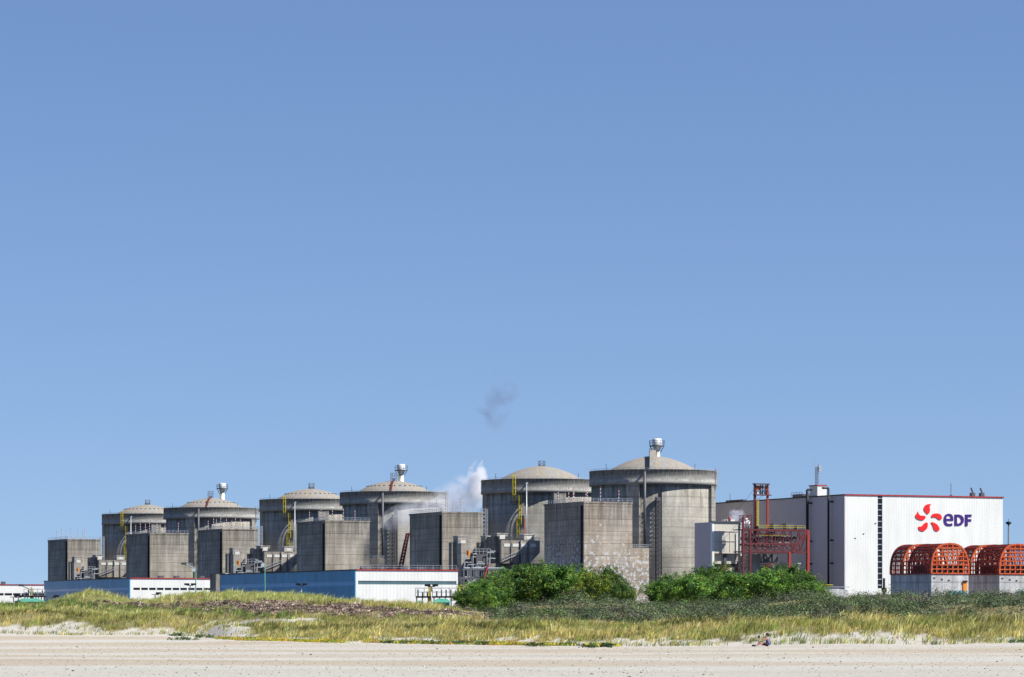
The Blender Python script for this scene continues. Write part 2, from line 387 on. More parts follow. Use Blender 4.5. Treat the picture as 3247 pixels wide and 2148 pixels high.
def build_ground():
    ys = np.concatenate([np.linspace(-60, 90, 12), np.arange(100, 210, 3.0), np.arange(210, 420, 1.2), np.arange(424, 620, 9.0), [700, 900, 1200, 1700, 2500, 4000, 7000, 12000]])
    us = np.concatenate([np.linspace(-2.2, -.22, 16, endpoint=False), np.linspace(-.22, .22, 260), np.linspace(.22, 2.2, 17)[1:]])
    W = np.maximum(ys, 0)*1.0 + 60
    YY, UU = np.meshgrid(ys, us, indexing='ij'); XX = UU * W[:, None]
    ZZ = ground_z(XX, YY)
    nr, nc = XX.shape; v = np.stack([XX, YY, ZZ], -1).reshape(-1, 3)
    i = np.arange(nr-1)[:, None]*nc + np.arange(nc-1)[None, :]; i = i.ravel()
    f = np.stack([i, i+1, i+nc+1, i+nc], 1)
    px = CX + F*v[:, 0]/np.maximum(v[:, 1], 30); ty = ip(np.clip(px, -800, 4000), TOE_Y)
    dry = np.clip((v[:, 1] - (ty - 16))/8, 0, 1)
    soil = soil_mask(v[:, 0], v[:, 1], ty)
    cols = np.stack([dry, soil, dry*0], 1)
    me = fast_mesh('ground', v, f, mat_ground(), cols, smooth=True)
    tag(link('ground', me), 'flat sandy beach rising into grassy dunes', 'ground', kind='structure')
def patch(X, Y, s=.35, seed=0.0):
    return (np.sin(X*s + 1.3 + seed)*np.cos(Y*s*.7 + .6*seed) + np.sin(X*s*2.3 + Y*s*1.1 + 2.0*seed) * .6 + np.sin(X*s*.45 - Y*s*1.9 + seed)*.5)
BR_T = [(240,1914),(300,1913),(400,1914),(500,1914),(600,1911),(750,1907),(850,1907),(1000,1916),(1150,1925),(1300,1935),(1400,1942),(1600,1962)]
BR_B = [(240,1914),(300,1921),(400,1926),(500,1928),(700,1936),(800,1948),(1000,1953),(1200,1958),(1400,1959),(1600,1964)]
SAND_Y = [(-800,1988),(0,1982),(60,1978),(130,1996),(180,1986),(205,1968),(250,1966),(290,1984),(340,1998),(420,1990),(520,1996),(600,2003),(650,1994),(680,1972),(740,1974),(775,1978),(800,2012),(900,2022),(1100,2024),(1300,2024),(1600,2034),(1900,2034),(2100,2022),(2300,2018),(2600,2014),(2750,2008),(2880,2014),(2960,2024),(3100,2022),(3247,2022),(4000,2024)]
def zones(X, Y, Z):
    """which growth stands where on the dunes: 0..1 masks for brown litter, dark green band and open sand"""
    px = CX + F*X/Y; py = YH - F*(Z - CZ)/Y
    w = patch(X, Y, .45, 3.0)*3.5 + patch(X, Y, 1.7, 6.0)*2.0
    t, b = ip(px, BR_T), ip(px, BR_B)
    brown = (px > 225) & (px < 1640) & (py + w > t) & (py + w < b) & (Y > 285)
    gb = np.where(px < 240, 1912 + 0*px, b)
    green = (px < 930) & (py + w > gb) & (py + w < gb + 17) & (Y > 285) & ~brown
    sandl = ip(px, SAND_Y)
    sand = (py + np.where(px > 1900, 3.2, 2.4)*w > sandl) & (Y < 330)
    patch2 = (px > 770) & (px < 1020) & (py + w > 1966) & (py + w < 1978 + 2*w)
    return brown, green, sand | patch2, px, py
def soil_mask(X, Y, ty):
    Z = ground_z(X, Y); br, gr, sd, px, py = zones(X, np.maximum(Y, 30), Z)
    return np.where(sd | (Y < ty + 1), 0.0, 1.0)
build_ground()

# ------------------------------------------------------------------ vegetation stuff: marram grass, dead brush, scrub, beach plants
def project(X, Y, Z): return CX + F*X/Y, YH - F*(Z - CZ)/Y
def blades(X, Y, Z, H, W, C, lean=(.28, .0), spread=.35):
    n = len(X); a = rng.uniform(0, math.pi, n)
    dx, dy = np.cos(a)*W/2, np.sin(a)*W/2
    lx = (lean[0] + rng.normal(0, spread, n))*H; ly = (lean[1] + rng.normal(0, spread, n))*H
    v = np.empty((n, 5, 3), np.float32)
    v[:, 0] = np.stack([X-dx, Y-dy, Z-.05], 1); v[:, 1] = np.stack([X+dx, Y+dy, Z-.05], 1)
    v[:, 2] = np.stack([X+dx*.8+lx*.35, Y+dy*.8+ly*.35, Z+H*.6], 1); v[:, 3] = np.stack([X-dx*.8+lx*.35, Y-dy*.8+ly*.35, Z+H*.6], 1)
    v[:, 4] = np.stack([X+lx, Y+ly, Z+H], 1)
    base = np.arange(n)[:, None]*5
    q = base + np.array([[0, 1, 2]]); q2 = base + np.array([[0, 2, 3]]); q3 = base + np.array([[3, 2, 4]])
    f = np.concatenate([q, q2, q3])
    return v.reshape(-1, 3), f, np.repeat(C, 5, axis=0)
def scatter(n, pmin, pmax, y0, y1):
    Y = rng.uniform(y0, y1, n); px = rng.uniform(pmin, pmax, n); X = kx(px)*Y
    ty = ip(px, TOE_Y); Z = ground_z(X, Y); return X, Y, Z, px, ty
def pick(C, idx, cols, jit=.18):
    cols = np.array(cols); c = cols[rng.integers(0, len(cols), idx.sum())]
    C[idx] = c * (1 + rng.normal(0, jit, (idx.sum(), 1)))
STRAW = [(.68,.60,.22),(.60,.53,.17),(.74,.67,.32),(.50,.44,.13),(.60,.47,.18)]
OLIVE = [(.34,.36,.09),(.42,.41,.12),(.25,.28,.06),(.48,.45,.14),(.36,.42,.13)]
GREEN = [(.16,.24,.055),(.22,.32,.08),(.10,.15,.04),(.30,.38,.11)]
BROWN = [(.22,.14,.10),(.15,.09,.08),(.30,.20,.14),(.11,.07,.065),(.35,.26,.19)]
def grass_layer():
    X, Y, Z, px, ty = scatter(105000, -650, 3900, 218, 372)
    p = patch(X, Y, .3, 2.0); p2 = patch(X, Y, .9, 5.0); p3 = patch(X, Y, .16, 9.0)
    brown, green, sand, pxx, py = zones(X, Y, Z)
    d = Y - ty; u = rng.uniform(0, 1, len(X)); u2 = rng.uniform(0, 1, len(X))
    p4 = patch(X - 1.1*Y, Y*.5, .55, 1.0)
    scrubzone = (px > 1500 + 40*p) & (d > 26)
    dens = np.where(sand, np.where(px > 1900, .30, .22)*(p2 > -.6), 1.0)
    clump = patch(X, Y*.6, 2.2, 4.0)
    dens = np.where(~sand & (clump < -.9), .45, dens)
    dens = np.where(p2 > 1.2, dens*.6, dens)
    edge = np.where(sand, 0.0, 1.0)
    keep = (d > -3 + p*1.6) & ~scrubzone & (Y < 368) & (u < dens) & ~(brown & (u2 < .45))
    C = np.zeros((len(X), 3)); allm = np.ones(len(X), bool)
    pick(C, allm, STRAW)
    pick(C, p3 + rng.normal(0, .5, len(X)) > .55, OLIVE)
    pick(C, (p4 > .55) & (u2 < .75), OLIVE + GREEN[:1]); pick(C, (p4 > 1.15) & (u2 < .7), [(.20,.19,.06),(.26,.22,.08),(.16,.17,.05)])
    back = Y > 322
    pick(C, back & (u2 < .7), [(.46,.52,.16),(.54,.58,.20),(.36,.44,.12),(.62,.60,.26)])
    pick(C, green & (u2 < .85), GREEN + [(.14,.20,.05)])
    crest = (d > 14) & (d < 18.5) & (patch(X, Y, .22, 8.0) > -.6)
    pick(C, crest & (u2 < .8), [(.17,.20,.05),(.12,.13,.04),(.24,.22,.07)])  # relief shading along the front crest, put into the blade colour
    pick(C, sand & (u2 < .6), [(.28,.33,.12),(.40,.42,.18),(.20,.26,.09)])
    pick(C, brown & (u2 > .45), BROWN + [(.55,.45,.30),(.45,.36,.25)])
    H = rng.uniform(.26, .56, len(X)) * np.where(edge < .3, .7, 1.0) * np.where(brown, .4, 1.0) * (1 + .25*p2.clip(-1, 1)) * np.where(clump > .5, 1.3, .9)
    H *= np.where(px > 2300, 1.25, 1.0)
    k = keep; nb = 7; X, Y, Z, H, C = (np.repeat(q[k], nb, axis=0) for q in (X, Y, Z, H, C)); n = len(X)
    X = X + rng.normal(0, .16, n); Y = Y + rng.normal(0, .16, n); H = H*rng.uniform(.6, 1.15, n); C = C*(1 + rng.normal(0, .15, (n, 1)))*np.repeat(1 + .22*clump[k].clip(-1.2, 1.2), nb)[:, None]
    v, f, c = blades(X, Y, Z, H, rng.uniform(.03, .065, n), np.clip(C, .01, 1), lean=(.4, 0), spread=.33)
    tag(link('grass', fast_mesh('grass', v, f, M['grass'], c)), 'straw and olive marram grass covering the dunes', 'grass', kind='stuff')
grass_layer()
def clumps(cx, cy, cz, rad, hgt, nleaf, size, cols, flat=.6, seedc=None, top=0.25, nj=.6):
    """leaf quads over many small domes; returns verts, faces, colours"""
    n = len(cx); tot = n*nleaf
    u = rng.normal(0, 1, (tot, 3)); u /= np.linalg.norm(u, axis=1)[:, None]
    u[:, 2] = np.where(u[:, 2] < -top, -u[:, 2], u[:, 2])
    r = rng.uniform(.55, 1.05, tot)[:, None]
    sc = np.repeat(np.stack([rad, rad, hgt], 1), nleaf, 0)
    c = np.repeat(np.stack([cx, cy, cz], 1), nleaf, 0) + u*r*sc
    nrm = u + rng.normal(0, nj, (tot, 3)); nrm /= np.linalg.norm(nrm, axis=1)[:, None]
    t = np.cross(nrm, rng.normal(0, 1, (tot, 3))); t /= np.linalg.norm(t, axis=1)[:, None]
    b = np.cross(nrm, t); s = rng.uniform(.6, 1.25, tot)[:, None]*size
    v = np.stack([c - t*s*.5, c - b*s*.32, c + t*s*.5, c + b*s*.32], 1)
    f = np.arange(tot*4).reshape(-1, 4)
    cols = np.array(cols); ci = rng.integers(0, len(cols), n) if seedc is None else seedc
    C = np.repeat(cols[ci] * (1 + rng.normal(0, .2, (n, 1))), nleaf, 0) * (1 + rng.normal(0, .22, (tot, 1)))
    return v.reshape(-1, 3), f, np.repeat(np.clip(C, .004, 1), 4, 0)
def scrub_layer():
    n = 2700
    X, Y, Z, px, ty = scatter(n, 1490, 4000, 245, 372)
    d = Y - ty; low = np.interp(px, [1500, 1650, 2400, 4000], [50, 30, 24, 26])
    k = (d > low) & (px > 1530 + rng.uniform(0, 110, n)) & (Y < np.where(px < 1720, 345, 368))
    X, Y, Z, px = X[k], Y[k], Z[k], px[k]; m = len(X)
    rad = rng.uniform(.7, 1.7, m); h = rad*rng.uniform(.55, .9, m)
    cols = [(.10,.16,.06),(.12,.19,.07),(.085,.12,.05),(.15,.20,.09),(.105,.14,.06),(.06,.085,.04),(.12,.15,.07),(.125,.115,.09),(.075,.085,.055),(.10,.145,.04),(.055,.075,.04)]
    h *= 1 + .35*np.clip(patch(X, Y, .35, 4.0), -1, 1.5)
    ci = np.where(patch(X, Y*.5, .25, 7.0) > .9, rng.integers(5, 9, m), rng.integers(0, len(cols), m))
    v, f, c = clumps(X, Y, Z - .1, rad, h, 200, .16, cols, nj=.22, seedc=ci)
    tag(link('scrub', fast_mesh('scrub', v, f, M['scrub'], c)), 'low grey-green thorny scrub covering the dune behind the grass', 'scrub', kind='stuff')
    # purple-brown dead brush on the left dune
    X, Y, Z, px, ty = scatter(15000, 200, 1650, 290, 345)
    br, gr, sd, pxx, py = zones(X, Y, Z); k = br & (patch(X, Y, .8, 1.0) > -1.0)
    X, Y, Z, px = X[k][:3600], Y[k][:3600], Z[k][:3600], px[k][:3600]; m = len(X)
    v, f, c = clumps(X, Y, Z, rng.uniform(.2, .6, m), rng.uniform(.1, .32, m), 26, .17, [(.22,.14,.13),(.14,.09,.09),(.36,.26,.20),(.10,.065,.065),(.50,.40,.30),(.56,.46,.35),(.15,.14,.08)])
    tag(link('dead_brush', fast_mesh('dead_brush', v, f, M['scrub'], c)), 'purple-brown dead brush lying along the left dune', 'brush', kind='stuff')
    # dark leafy undergrowth between dune end and trees
    X, Y, Z, px, ty = scatter(420, 1320, 1500, 350, 380)
    m = len(X)
    v, f, c = clumps(X, Y, Z, rng.uniform(.4, .9, m), rng.uniform(.35, .8, m), 50, .2, [(.10,.12,.05),(.15,.15,.08),(.07,.10,.03),(.17,.16,.12)])
    tag(link('undergrowth', fast_mesh('undergrowth', v, f, M['scrub'], c)), 'dark mixed undergrowth below the trees beside the left dune', 'undergrowth', kind='stuff')
    # mats of beach plants at the foot of the dunes
    n = 900; px = rng.uniform(690, 1960, n); ty = ip(px, TOE_Y); Y = ty + rng.normal(-2.0, 1.4, n) - 1.5*np.sin(px*.02); X = kx(px)*Y; Z = ground_z(X, Y)
    k = patch(X, Y, .5, 7.0) > -.2; X, Y, Z, px = X[k], Y[k], Z[k], px[k]; m = len(X)
    v, f, c = clumps(X, Y, Z, rng.uniform(.3, .8, m), rng.uniform(.12, .32, m), 34, .13, [(.55,.48,.04),(.62,.50,.05),(.36,.42,.06),(.12,.20,.05),(.60,.34,.08)])
    tag(link('beach_plants', fast_mesh('beach_plants', v, f, M['grass'], c)), 'yellow-green succulent mats along the foot of the dunes', 'beach plants', kind='stuff')
scrub_layer()
def beach_tufts():
    spots = [(560,2028),(574,2034),(640,2027),(665,2030),(1253,2041),(1297,2039),(1355,2040),(1410,2040),(1463,2041),(1548,2044),(1700,2047),(1795,2045),(1880,2050),(1930,2048),(3247,2052)]
    names = ['small dark green plant alone on the beach left of the grassy spit']
    for i, (px, py) in enumerate(spots):
        Y = 21080/(py - YH); Y = min(Y, float(ip(px, TOE_Y)) - 2); X = kx(px)*Y; z = float(ground_z(X, Y))
        m = 9; v, f, c = clumps(rng.normal(0, .45, m), rng.normal(0, .25, m), np.zeros(m) + .05, rng.uniform(.2, .42, m), rng.uniform(.15, .3, m), 40, .13, [(.05,.10,.035),(.09,.15,.04),(.035,.07,.025)])
        o = link('beach_shrub', fast_mesh('beach_shrub', v, f, M['scrub'], c)); o.location = (X, Y, z)
        where = ['alone on open sand, leftmost of all', 'just right of the leftmost one', 'at the tip of the grassy spit', 'just right of the spit tip', 'below the white warehouse end', 'below the left edge of the tree group', 'second under the left trees', 'third under the left trees', 'fourth under the left trees', 'wide one below the middle of the left trees', 'below the foremost concrete block', 'broad one below the tree gap', 'just left of the last one before the bare sand', 'last one before the bare sand', 'alone at the right edge of the beach'][i]
        tag(o, 'low dark shrub on the sand, ' + where, 'shrub', 'dark shrubs at the foot of the dunes')
beach_tufts()
def pebbles():
    n = 5000; Y = rng.uniform(100, 262, n); px = rng.uniform(-500, 3700, n); X = kx(px)*Y; Z = ground_z(X, Y)
    s = rng.uniform(.012, .038, n)*(1 + 1.3*(rng.uniform(0, 1, n) > .97))
    base = np.array([(1,0,0),(0,1,0),(-1,0,0),(0,-1,0),(0,0,.7),(0,0,-.4)], float)
    v = base[None]*s[:, None, None]*rng.uniform(.7, 1.4, (n, 6, 1)) + np.stack([X, Y, Z], 1)[:, None]
    f = np.array([(0,1,4),(1,2,4),(2,3,4),(3,0,4),(1,0,5),(2,1,5),(3,2,5),(0,3,5)])
    f = (np.arange(n)[:, None, None]*6 + f[None]).reshape(-1, 3)
    cols = np.array([(.10,.085,.06),(.22,.18,.13),(.06,.05,.045),(.55,.52,.46),(.30,.20,.11)])[rng.integers(0, 5, n)]
    tag(link('pebbles', fast_mesh('pebbles', v.reshape(-1, 3), f, M['scrub'], np.repeat(cols, 6, 0))), 'small dark pebbles and shells scattered over the beach', 'pebbles', kind='stuff')
pebbles()

# ------------------------------------------------------------------ trees
def crown_mesh(seed, wide, tone=1.0):
    global rng
    keep = rng; rng = np.random.default_rng(seed)
    n = 62
    u = rng.normal(0, 1, (n, 3)); u /= np.linalg.norm(u, axis=1)[:, None]
    r = rng.uniform(.25, 1.0, n)**.6
    c = u*r[:, None]*np.array([3.0*wide, 3.0*wide, 3.4]); c[:, 2] += 5.4
    c[:, 2] = np.where(c[:, 2] < 1.6, 1.6 + rng.uniform(0, 1.2, n), c[:, 2])
    c[:, :2] += rng.normal(0, .35, (n, 2))
    rad = rng.uniform(.55, 1.25, n)
    cols = [(.10,.23,.045),(.15,.32,.055),(.07,.17,.04),(.22,.38,.065),(.045,.11,.03),(.25,.36,.07),(.12,.25,.05)]
    tone = tone if isinstance(tone, tuple) else (tone,)*3
    cols = [(c_[0]*tone[0]*.95, c_[1]*tone[1]*.92, c_[2]*tone[2]*.85) for c_ in cols]
    ci = np.clip((rng.uniform(0, 7, n)).astype(int), 0, 6)
    v, f, C = clumps(c[:, 0], c[:, 1], c[:, 2], rad, rad*rng.uniform(.7, 1.1, n), 150, .33, cols, seedc=ci, top=.9)
    # stray twigs of leaves for an uneven outline
    m = 170; u = rng.normal(0, 1, (m, 3)); u /= np.linalg.norm(u, axis=1)[:, None]; u[:, 2] = np.abs(u[:, 2])*.9
    cc = u*np.array([3.5*wide, 3.5*wide, 4.0])*rng.uniform(.85, 1.2, (m, 1)); cc[:, 2] += 5.4
    v2, f2, C2 = clumps(cc[:, 0], cc[:, 1], cc[:, 2], np.full(m, .3), np.full(m, .42), 16, .24, cols, top=.9)
    rng = keep
    return fast_mesh('crown', np.concatenate([v, v2]), np.concatenate([f, f2 + len(v)]), M['leaf'], np.concatenate([C, C2]))
def trunk_mesh(seed):
    r = random.Random(seed); m = MB()
    m.tube((0,0,-.3), (.1,.05,2.2), .22, 8, .17); m.tube((.1,.05,2.1), (.2,.1,5.6), .17, 8, .07)
    for _ in range(7):
        z = r.uniform(1.6, 4.8); a = r.uniform(0, 6.28); l = r.uniform(1.4, 2.6)
        m.tube((.1,.05,z), (.1+l*math.cos(a), .05+l*math.sin(a), z + r.uniform(.9, 2.0)), .085, 6, .025)
    return m
crowns = [crown_mesh(s, w, t) for s, w, t in ((3, 1.0, .75), (4, 1.15, 1.0), (5, .9, .9), (6, 1.05, 1.1), (8, .95, .6))]
crown_yellow = crown_mesh(17, 1.0, (1.35, 1.0, .8))
TREE_UP = 14
trees = [  # px, top row, depth, width factor, label
 (1478,1882,395,.5,'smallest shrubby tree, leftmost of the left group'),
 (1518,1850,405,.66,'small rounded tree, second from the left end of the left group'),
 (1565,1832,430,.85,'bushy green tree, third from the left end of the left group'),
 (1612,1812,447,.92,'green tree in front of the low stained annex, left group'),
 (1668,1803,436,.95,'tree below the curved shadow of the annex'),
 (1712,1792,452,1.0,'tallest crown of the left group, in front of the shaded block wall'),
 (1775,1797,437,1.0,'broad tree below the front corner of the flaking block'),
 (1832,1806,450,.92,'tree in front of the flaking concrete wall'),
 (1880,1822,432,.8,'lower yellow-tinged tree in front of the flaking wall'),
 (1932,1808,446,.66,'dark narrow tree near the right end of the left group'),
 (1975,1858,430,.48,'short tree closing the left group on its right'),
 (2094,1850,432,.62,'dark tree opening the right group on its left'),
 (2135,1832,446,.85,'dark green tree below the tall containment wall'),
 (2190,1828,428,.8,'tree with grey gaps beneath it, right group'),
 (2235,1812,446,.85,'tree in front of the shaded side of the pale annex'),
 (2272,1796,458,.8,'tallest dark tree, in front of the pale annex'),
 (2330,1822,436,.9,'light green tree below the pale annex front'),
 (2392,1830,446,.88,'tree below the dark steel tower'),
 (2442,1812,436,.9,'bright green tree below the steel truss bridge'),
 (2500,1800,448,1.0,'bright rounded tree below the right half of the truss bridge'),
 (2548,1826,436,.78,'right-hand tree beside the grey hall wall'),
 (2568,1852,428,.6,'smallest tree at the right end of the right group'),
]
for i, (px, ty_, Y, w, lab) in enumerate(trees):
    X = kx(px)*Y; z = float(ground_z(X, Y)) - .1; top = zz(ty_ - TREE_UP, Y)
    o = bpy.data.objects.new('tree', None); col.objects.link(o); o.location = (X, Y, z); s = (top - z)/9.6
    o.scale = (w*1.02, w*1.02, s); o.rotation_euler = (0, 0, i*2.4)
    link('crown', crown_yellow if 'yellow' in lab else crowns[i % 5], o)
    if i < 3: tm = trunk_mesh(i).build('trunk', M['bark'], o)
    else: t = bpy.data.objects.new('trunk', tm.data); col.objects.link(t); t.parent = o
    tag(o, lab, 'tree', 'trees between the dunes and the plant')

# ------------------------------------------------------------------ reactor buildings
UNITS = {6: (2071, 1064.0), 5: (1715, 1134.6), 4: (1250, 1246.6), 3: (985, 1325.0), 2: (670, 1427.0), 1: (466, 1513.0)}
ZC0, ZC1, RW, RC = 45.6, 50.3, 19.35, 20.5
def pol(r, th, z=None):
    t = math.radians(th) - RZ; p = (r*math.sin(t), -r*math.cos(t)); return p if z is None else (*p, z)
def radial_box(m, r0, r1, th, hw, z0, z1):
    t = math.radians(th) - RZ; e = (math.sin(t), -math.cos(t)); g = (math.cos(t), math.sin(t))
    vs = [(e[0]*r + g[0]*s, e[1]*r + g[1]*s, z) for z in (z0, z1) for r, s in ((r0, -hw), (r1, -hw), (r1, hw), (r0, hw))]
    m.add(vs, [(0,3,2,1),(4,5,6,7),(0,1,5,4),(1,2,6,5),(2,3,7,6),(3,0,4,7)]); return m
DOME_A = [(17.6,46.5),(16.8,48.2),(15.2,49.8),(13.2,51.2),(10.8,52.5),(8.2,53.6),(5.4,54.5),(2.7,55.1),(.01,55.3)]
DOME_B = [(17.6,47.2),(16.2,48.8),(14.2,50.3),(12.2,51.5),(10.0,52.75),(7.6,53.55),(5.0,54.2),(2.5,54.7),(.01,54.9)]
def reactor(no):
    px, Y = UNITS[no]; fr = Fr(px, Y); even = no % 2 == 0; new = no >= 5
    where = {6: 'largest domed grey reactor building, nearest the white hall', 5: 'second largest domed reactor building with yellow ladders, behind the flaking block',
             4: 'domed reactor building with a red crane boom beside it, half veiled in steam', 3: 'domed reactor building with yellow ladders, third from the left',
             2: 'domed reactor building second from the left, behind the blue and white warehouse', 1: 'smallest and leftmost domed reactor building, with yellow ladders'}[no]
    o = thing('reactor_building', where, 'reactor building', fr, 'row of six domed reactor buildings')
    MB().lathe(0, 0, [(RW, -1), (RW, 20), (RW, ZC0 + .5)], 96).build('wall', M['cyl'], o)
    c = MB().lathe(0, 0, [(RW - .6, ZC0), (RC, ZC0), (RC, ZC0 + .9), (RC - .08, ZC0 + .95), (RC - .08, ZC1 - .25), (RC, ZC1 - .2), (RC, ZC1), (RC - 1.2, ZC1), (RC - 1.2, ZC1 - 2.8), (RW - .6, ZC1 - 2.8)], 96, smooth=True, cap0=True, cap1=True)
    c.build('collar', M['collar'], o)
    d = MB().lathe(0, 0, DOME_A if new else DOME_B, 72).build('dome', M['dome'], o)
    if not new:
        for k in range(32):
            th = k*360/32 + 3; m = MB(); radial_box(m, 9.6, 10.4, th, .24, 52.4, 52.85); m.build('vent_hole', M['black'], o)
    for q in range(4):
        th = (-21 if even else 18) + 90*q
        m = MB(); radial_box(m, RW - .6, RC - .25, th, 2.15, -1, ZC0 - .02); m.build('buttress', M['cyl'], o)
    m = MB(); pts = [pol(RC - .3, t) for t in range(0, 361, 6)]
    for i in range(len(pts) - 1):
        m.bar((*pts[i], ZC1 + .45), (*pts[i+1], ZC1 + .45), .08)
        m.bar((*pts[i], ZC1), (*pts[i], ZC1 + .45), .06)
    m.build('railing', M['steel'], o)
    if even:
        # stair housing climbing the dome, drain pipe and lift on the wall
        dm = DOME_A if new else DOME_B
        pr = [p for p in dm if p[0] < 17]; m = MB(); hw = .95 if new else .3; t = math.radians(-3) - RZ; e = (math.sin(t), -math.cos(t)); g = (math.cos(t), math.sin(t))
        up = 1.9 if new else .6
        for (r0, z0), (r1, z1) in zip(pr, pr[1:]):
            if r1 < 1: r1 = 1.0
            vs = [(e[0]*r + g[0]*s, e[1]*r + g[1]*s, z) for r, zb in ((r0, z0), (r1, z1)) for s in (-hw, hw) for z in (zb - .3, zb + up)]
            m.add(vs, [(0,1,3,2),(4,6,7,5),(0,4,5,1),(2,3,7,6),(1,5,7,3),(0,2,6,4)])
        m.build('dome_stair', M['dome'] if new else M['redsteel'], o)
        m = MB(); p = pol(2.2, -3); lattice(m, (*p, 54.6), 57.6, .9, .1, 1.0); m.build('roof_gangway', M['dsteel'], o)
        m = MB(); p = pol(RC + .75, -9.6); m.tube((*p, 25.8), (*p, 49.4), .42, 10); m.tube((*p, 49.4), pol(RC - .2, -9.6, 49.4), .4, 8)
        for z in range(28, 46, 3): m.bar((*p, z), pol(RW, -14, z - .8), .14)
        m.build('drain_pipe', M['dsteel'], o)
        m = MB(); p = pol(RW + .9, 1.8); lattice(m, (*p, 8), 40.3, .62, .16, 1.4); m.box(p[0]-.7, p[0]+.7, p[1]-.7, p[1]+.7, 40.3, 41.4); m.build('lift_mast', M['dsteel'], o)
        m = MB(); p = pol(RW + .25, 5.2); m.tube((*p, 1), (*p, 44.6), .2, 6); m.build('cable_duct', M['black'], o)
        m = MB(); p = pol(RC + .3, 73); lattice(m, (*p, 44.6), 50.9, .45, .09, 1.0); m.build('cage_ladder', M['steel'], o)
    else:
        def lad(th, z0, z1, r=RC + .5):
            m = MB(); a = pol(r, th - 1.5); b = pol(r, th + 1.5)
            for q in (a, b): m.bar((*q, z0), (*q, z1), .16)
            z = z0 + .4
            while z < z1: m.bar((*a, z), (*b, z), .11); z += 1.05
            c = pol(r + .75, th)
            m.bar((*c, z0 + 2), (*c, z1), .1)
            for z in np.arange(z0 + 2, z1, 2.1):
                m.bar((*a, z), (*c, z), .08); m.bar((*b, z), (*c, z), .08)
            m.build('yellow_ladder', M['yellow'], o)
        lad(-26.0, 42.9, 51.6); lad(-21.2, 34.9, 44.6, RW + .6); lad(-23.2, 26.4, 37.0, RW + .6); lad(-20.8, 26.4, 31.4, RW + .6)
        m = MB(); p = pol(RC + .4, -25); m.box(p[0]-1.7, p[0]+1.5, p[1]-.7, p[1]+.9, 42.2, 42.6); rail(m, [(p[0]-1.7, p[1]-.7), (p[0]+1.5, p[1]-.7)], 42.6, 1.1, 1.0); m.build('landing', M['black'], o)
        m = MB(); p = pol(RC + .7, -13.6); m.tube((*p, 15), (*p, 48.6), .2, 8); m.tube((*p, 48.6), pol(RC - .3, -13.6, 48.6), .38, 8); m.build('drain_pipe', M['steel'], o)
        m = MB(); p = pol(RW + .3, 14 if no == 5 else 12); m.tube((*p, 12), (*p, 43.5), .2, 6); m.build('drain_pipe', M['steel'], o)
        m = MB(); lattice(m, (0.2, -.4, 54.9), 57.0, .95, .12, 1.0, (.95, .6)); m.box(-.9, 1.2, -1.0, .2, 54.7, 55.5); m.build('roof_hatch', M['dsteel'], o)
        if no == 5:
            m = MB(); p = pol(RW + .5, -16.5); m.bar((*p, 26), (*p, 37), .22); m.build('orange_pipe', M['orange'], o)
    # small lightning rods on the collar
    for th in (-52, 40): m = MB(); p = pol(RC - 1, th); m.bar((*p, ZC1), (*p, ZC1 + 1.9), .14); m.build('lightning_rod', M['dsteel'], o)
    return o
R = {n: reactor(n) for n in UNITS}

def vent_stack(px, Y, label):
    fr = Fr(px, Y); o = thing('vent_stack', label, 'stack', fr, 'white vent stacks behind the even domes')
    MB().lathe(0, 0, [(1.5, 0), (1.2, 30), (1.0, 58.4)], 20).build('shaft', M['stackw'], o)
    MB().lathe(0, 0, [(1.0, 58.4), (1.3, 58.9), (1.55, 60.0), (1.55, 62.0), (1.35, 62.2)], 20).build('head', M['stackw'], o)
    m = MB(); m.lathe(0, 0, [(1.6, 59.65), (2.5, 59.7), (2.5, 60.0), (1.6, 60.0)], 20)
    for k in range(8):
        t = k*math.pi/4; c, s = math.cos(t), math.sin(t)
        m.bar((2.4*c, 2.4*s, 59.7), (1.2*c, 1.2*s, 57.6), .14)
        m.bar((2.45*c, 2.45*s, 60.0), (2.6*c, 2.6*s, 61.6), .12)
        t2 = t + math.pi/4
        for z, r in ((60.8, 2.52), (61.5, 2.58)): m.bar((r*c, r*s, z), (r*math.cos(t2), r*math.sin(t2), z), .1)
    m.build('platform', M['dsteel'], o)
    m = MB(); 
    for s in (-.2, .2): m.bar((-1.0+s, -1.15, 40), (-1.0+s, -1.15, 59.6), .1)
    for z in np.arange(40, 59.6, .8): m.bar((-1.2, -1.15, z), (-.8, -1.15, z), .08)
    m.build('ladder', M['yellow'], o)
vent_stack(2083, 1089, 'vent stack with platform rising behind the largest dome')
vent_stack(1272, 1272, 'vent stack with platform behind the dome beside the steam')
vent_stack(704.7, 1453, 'smallest vent stack, behind the second dome from the left')

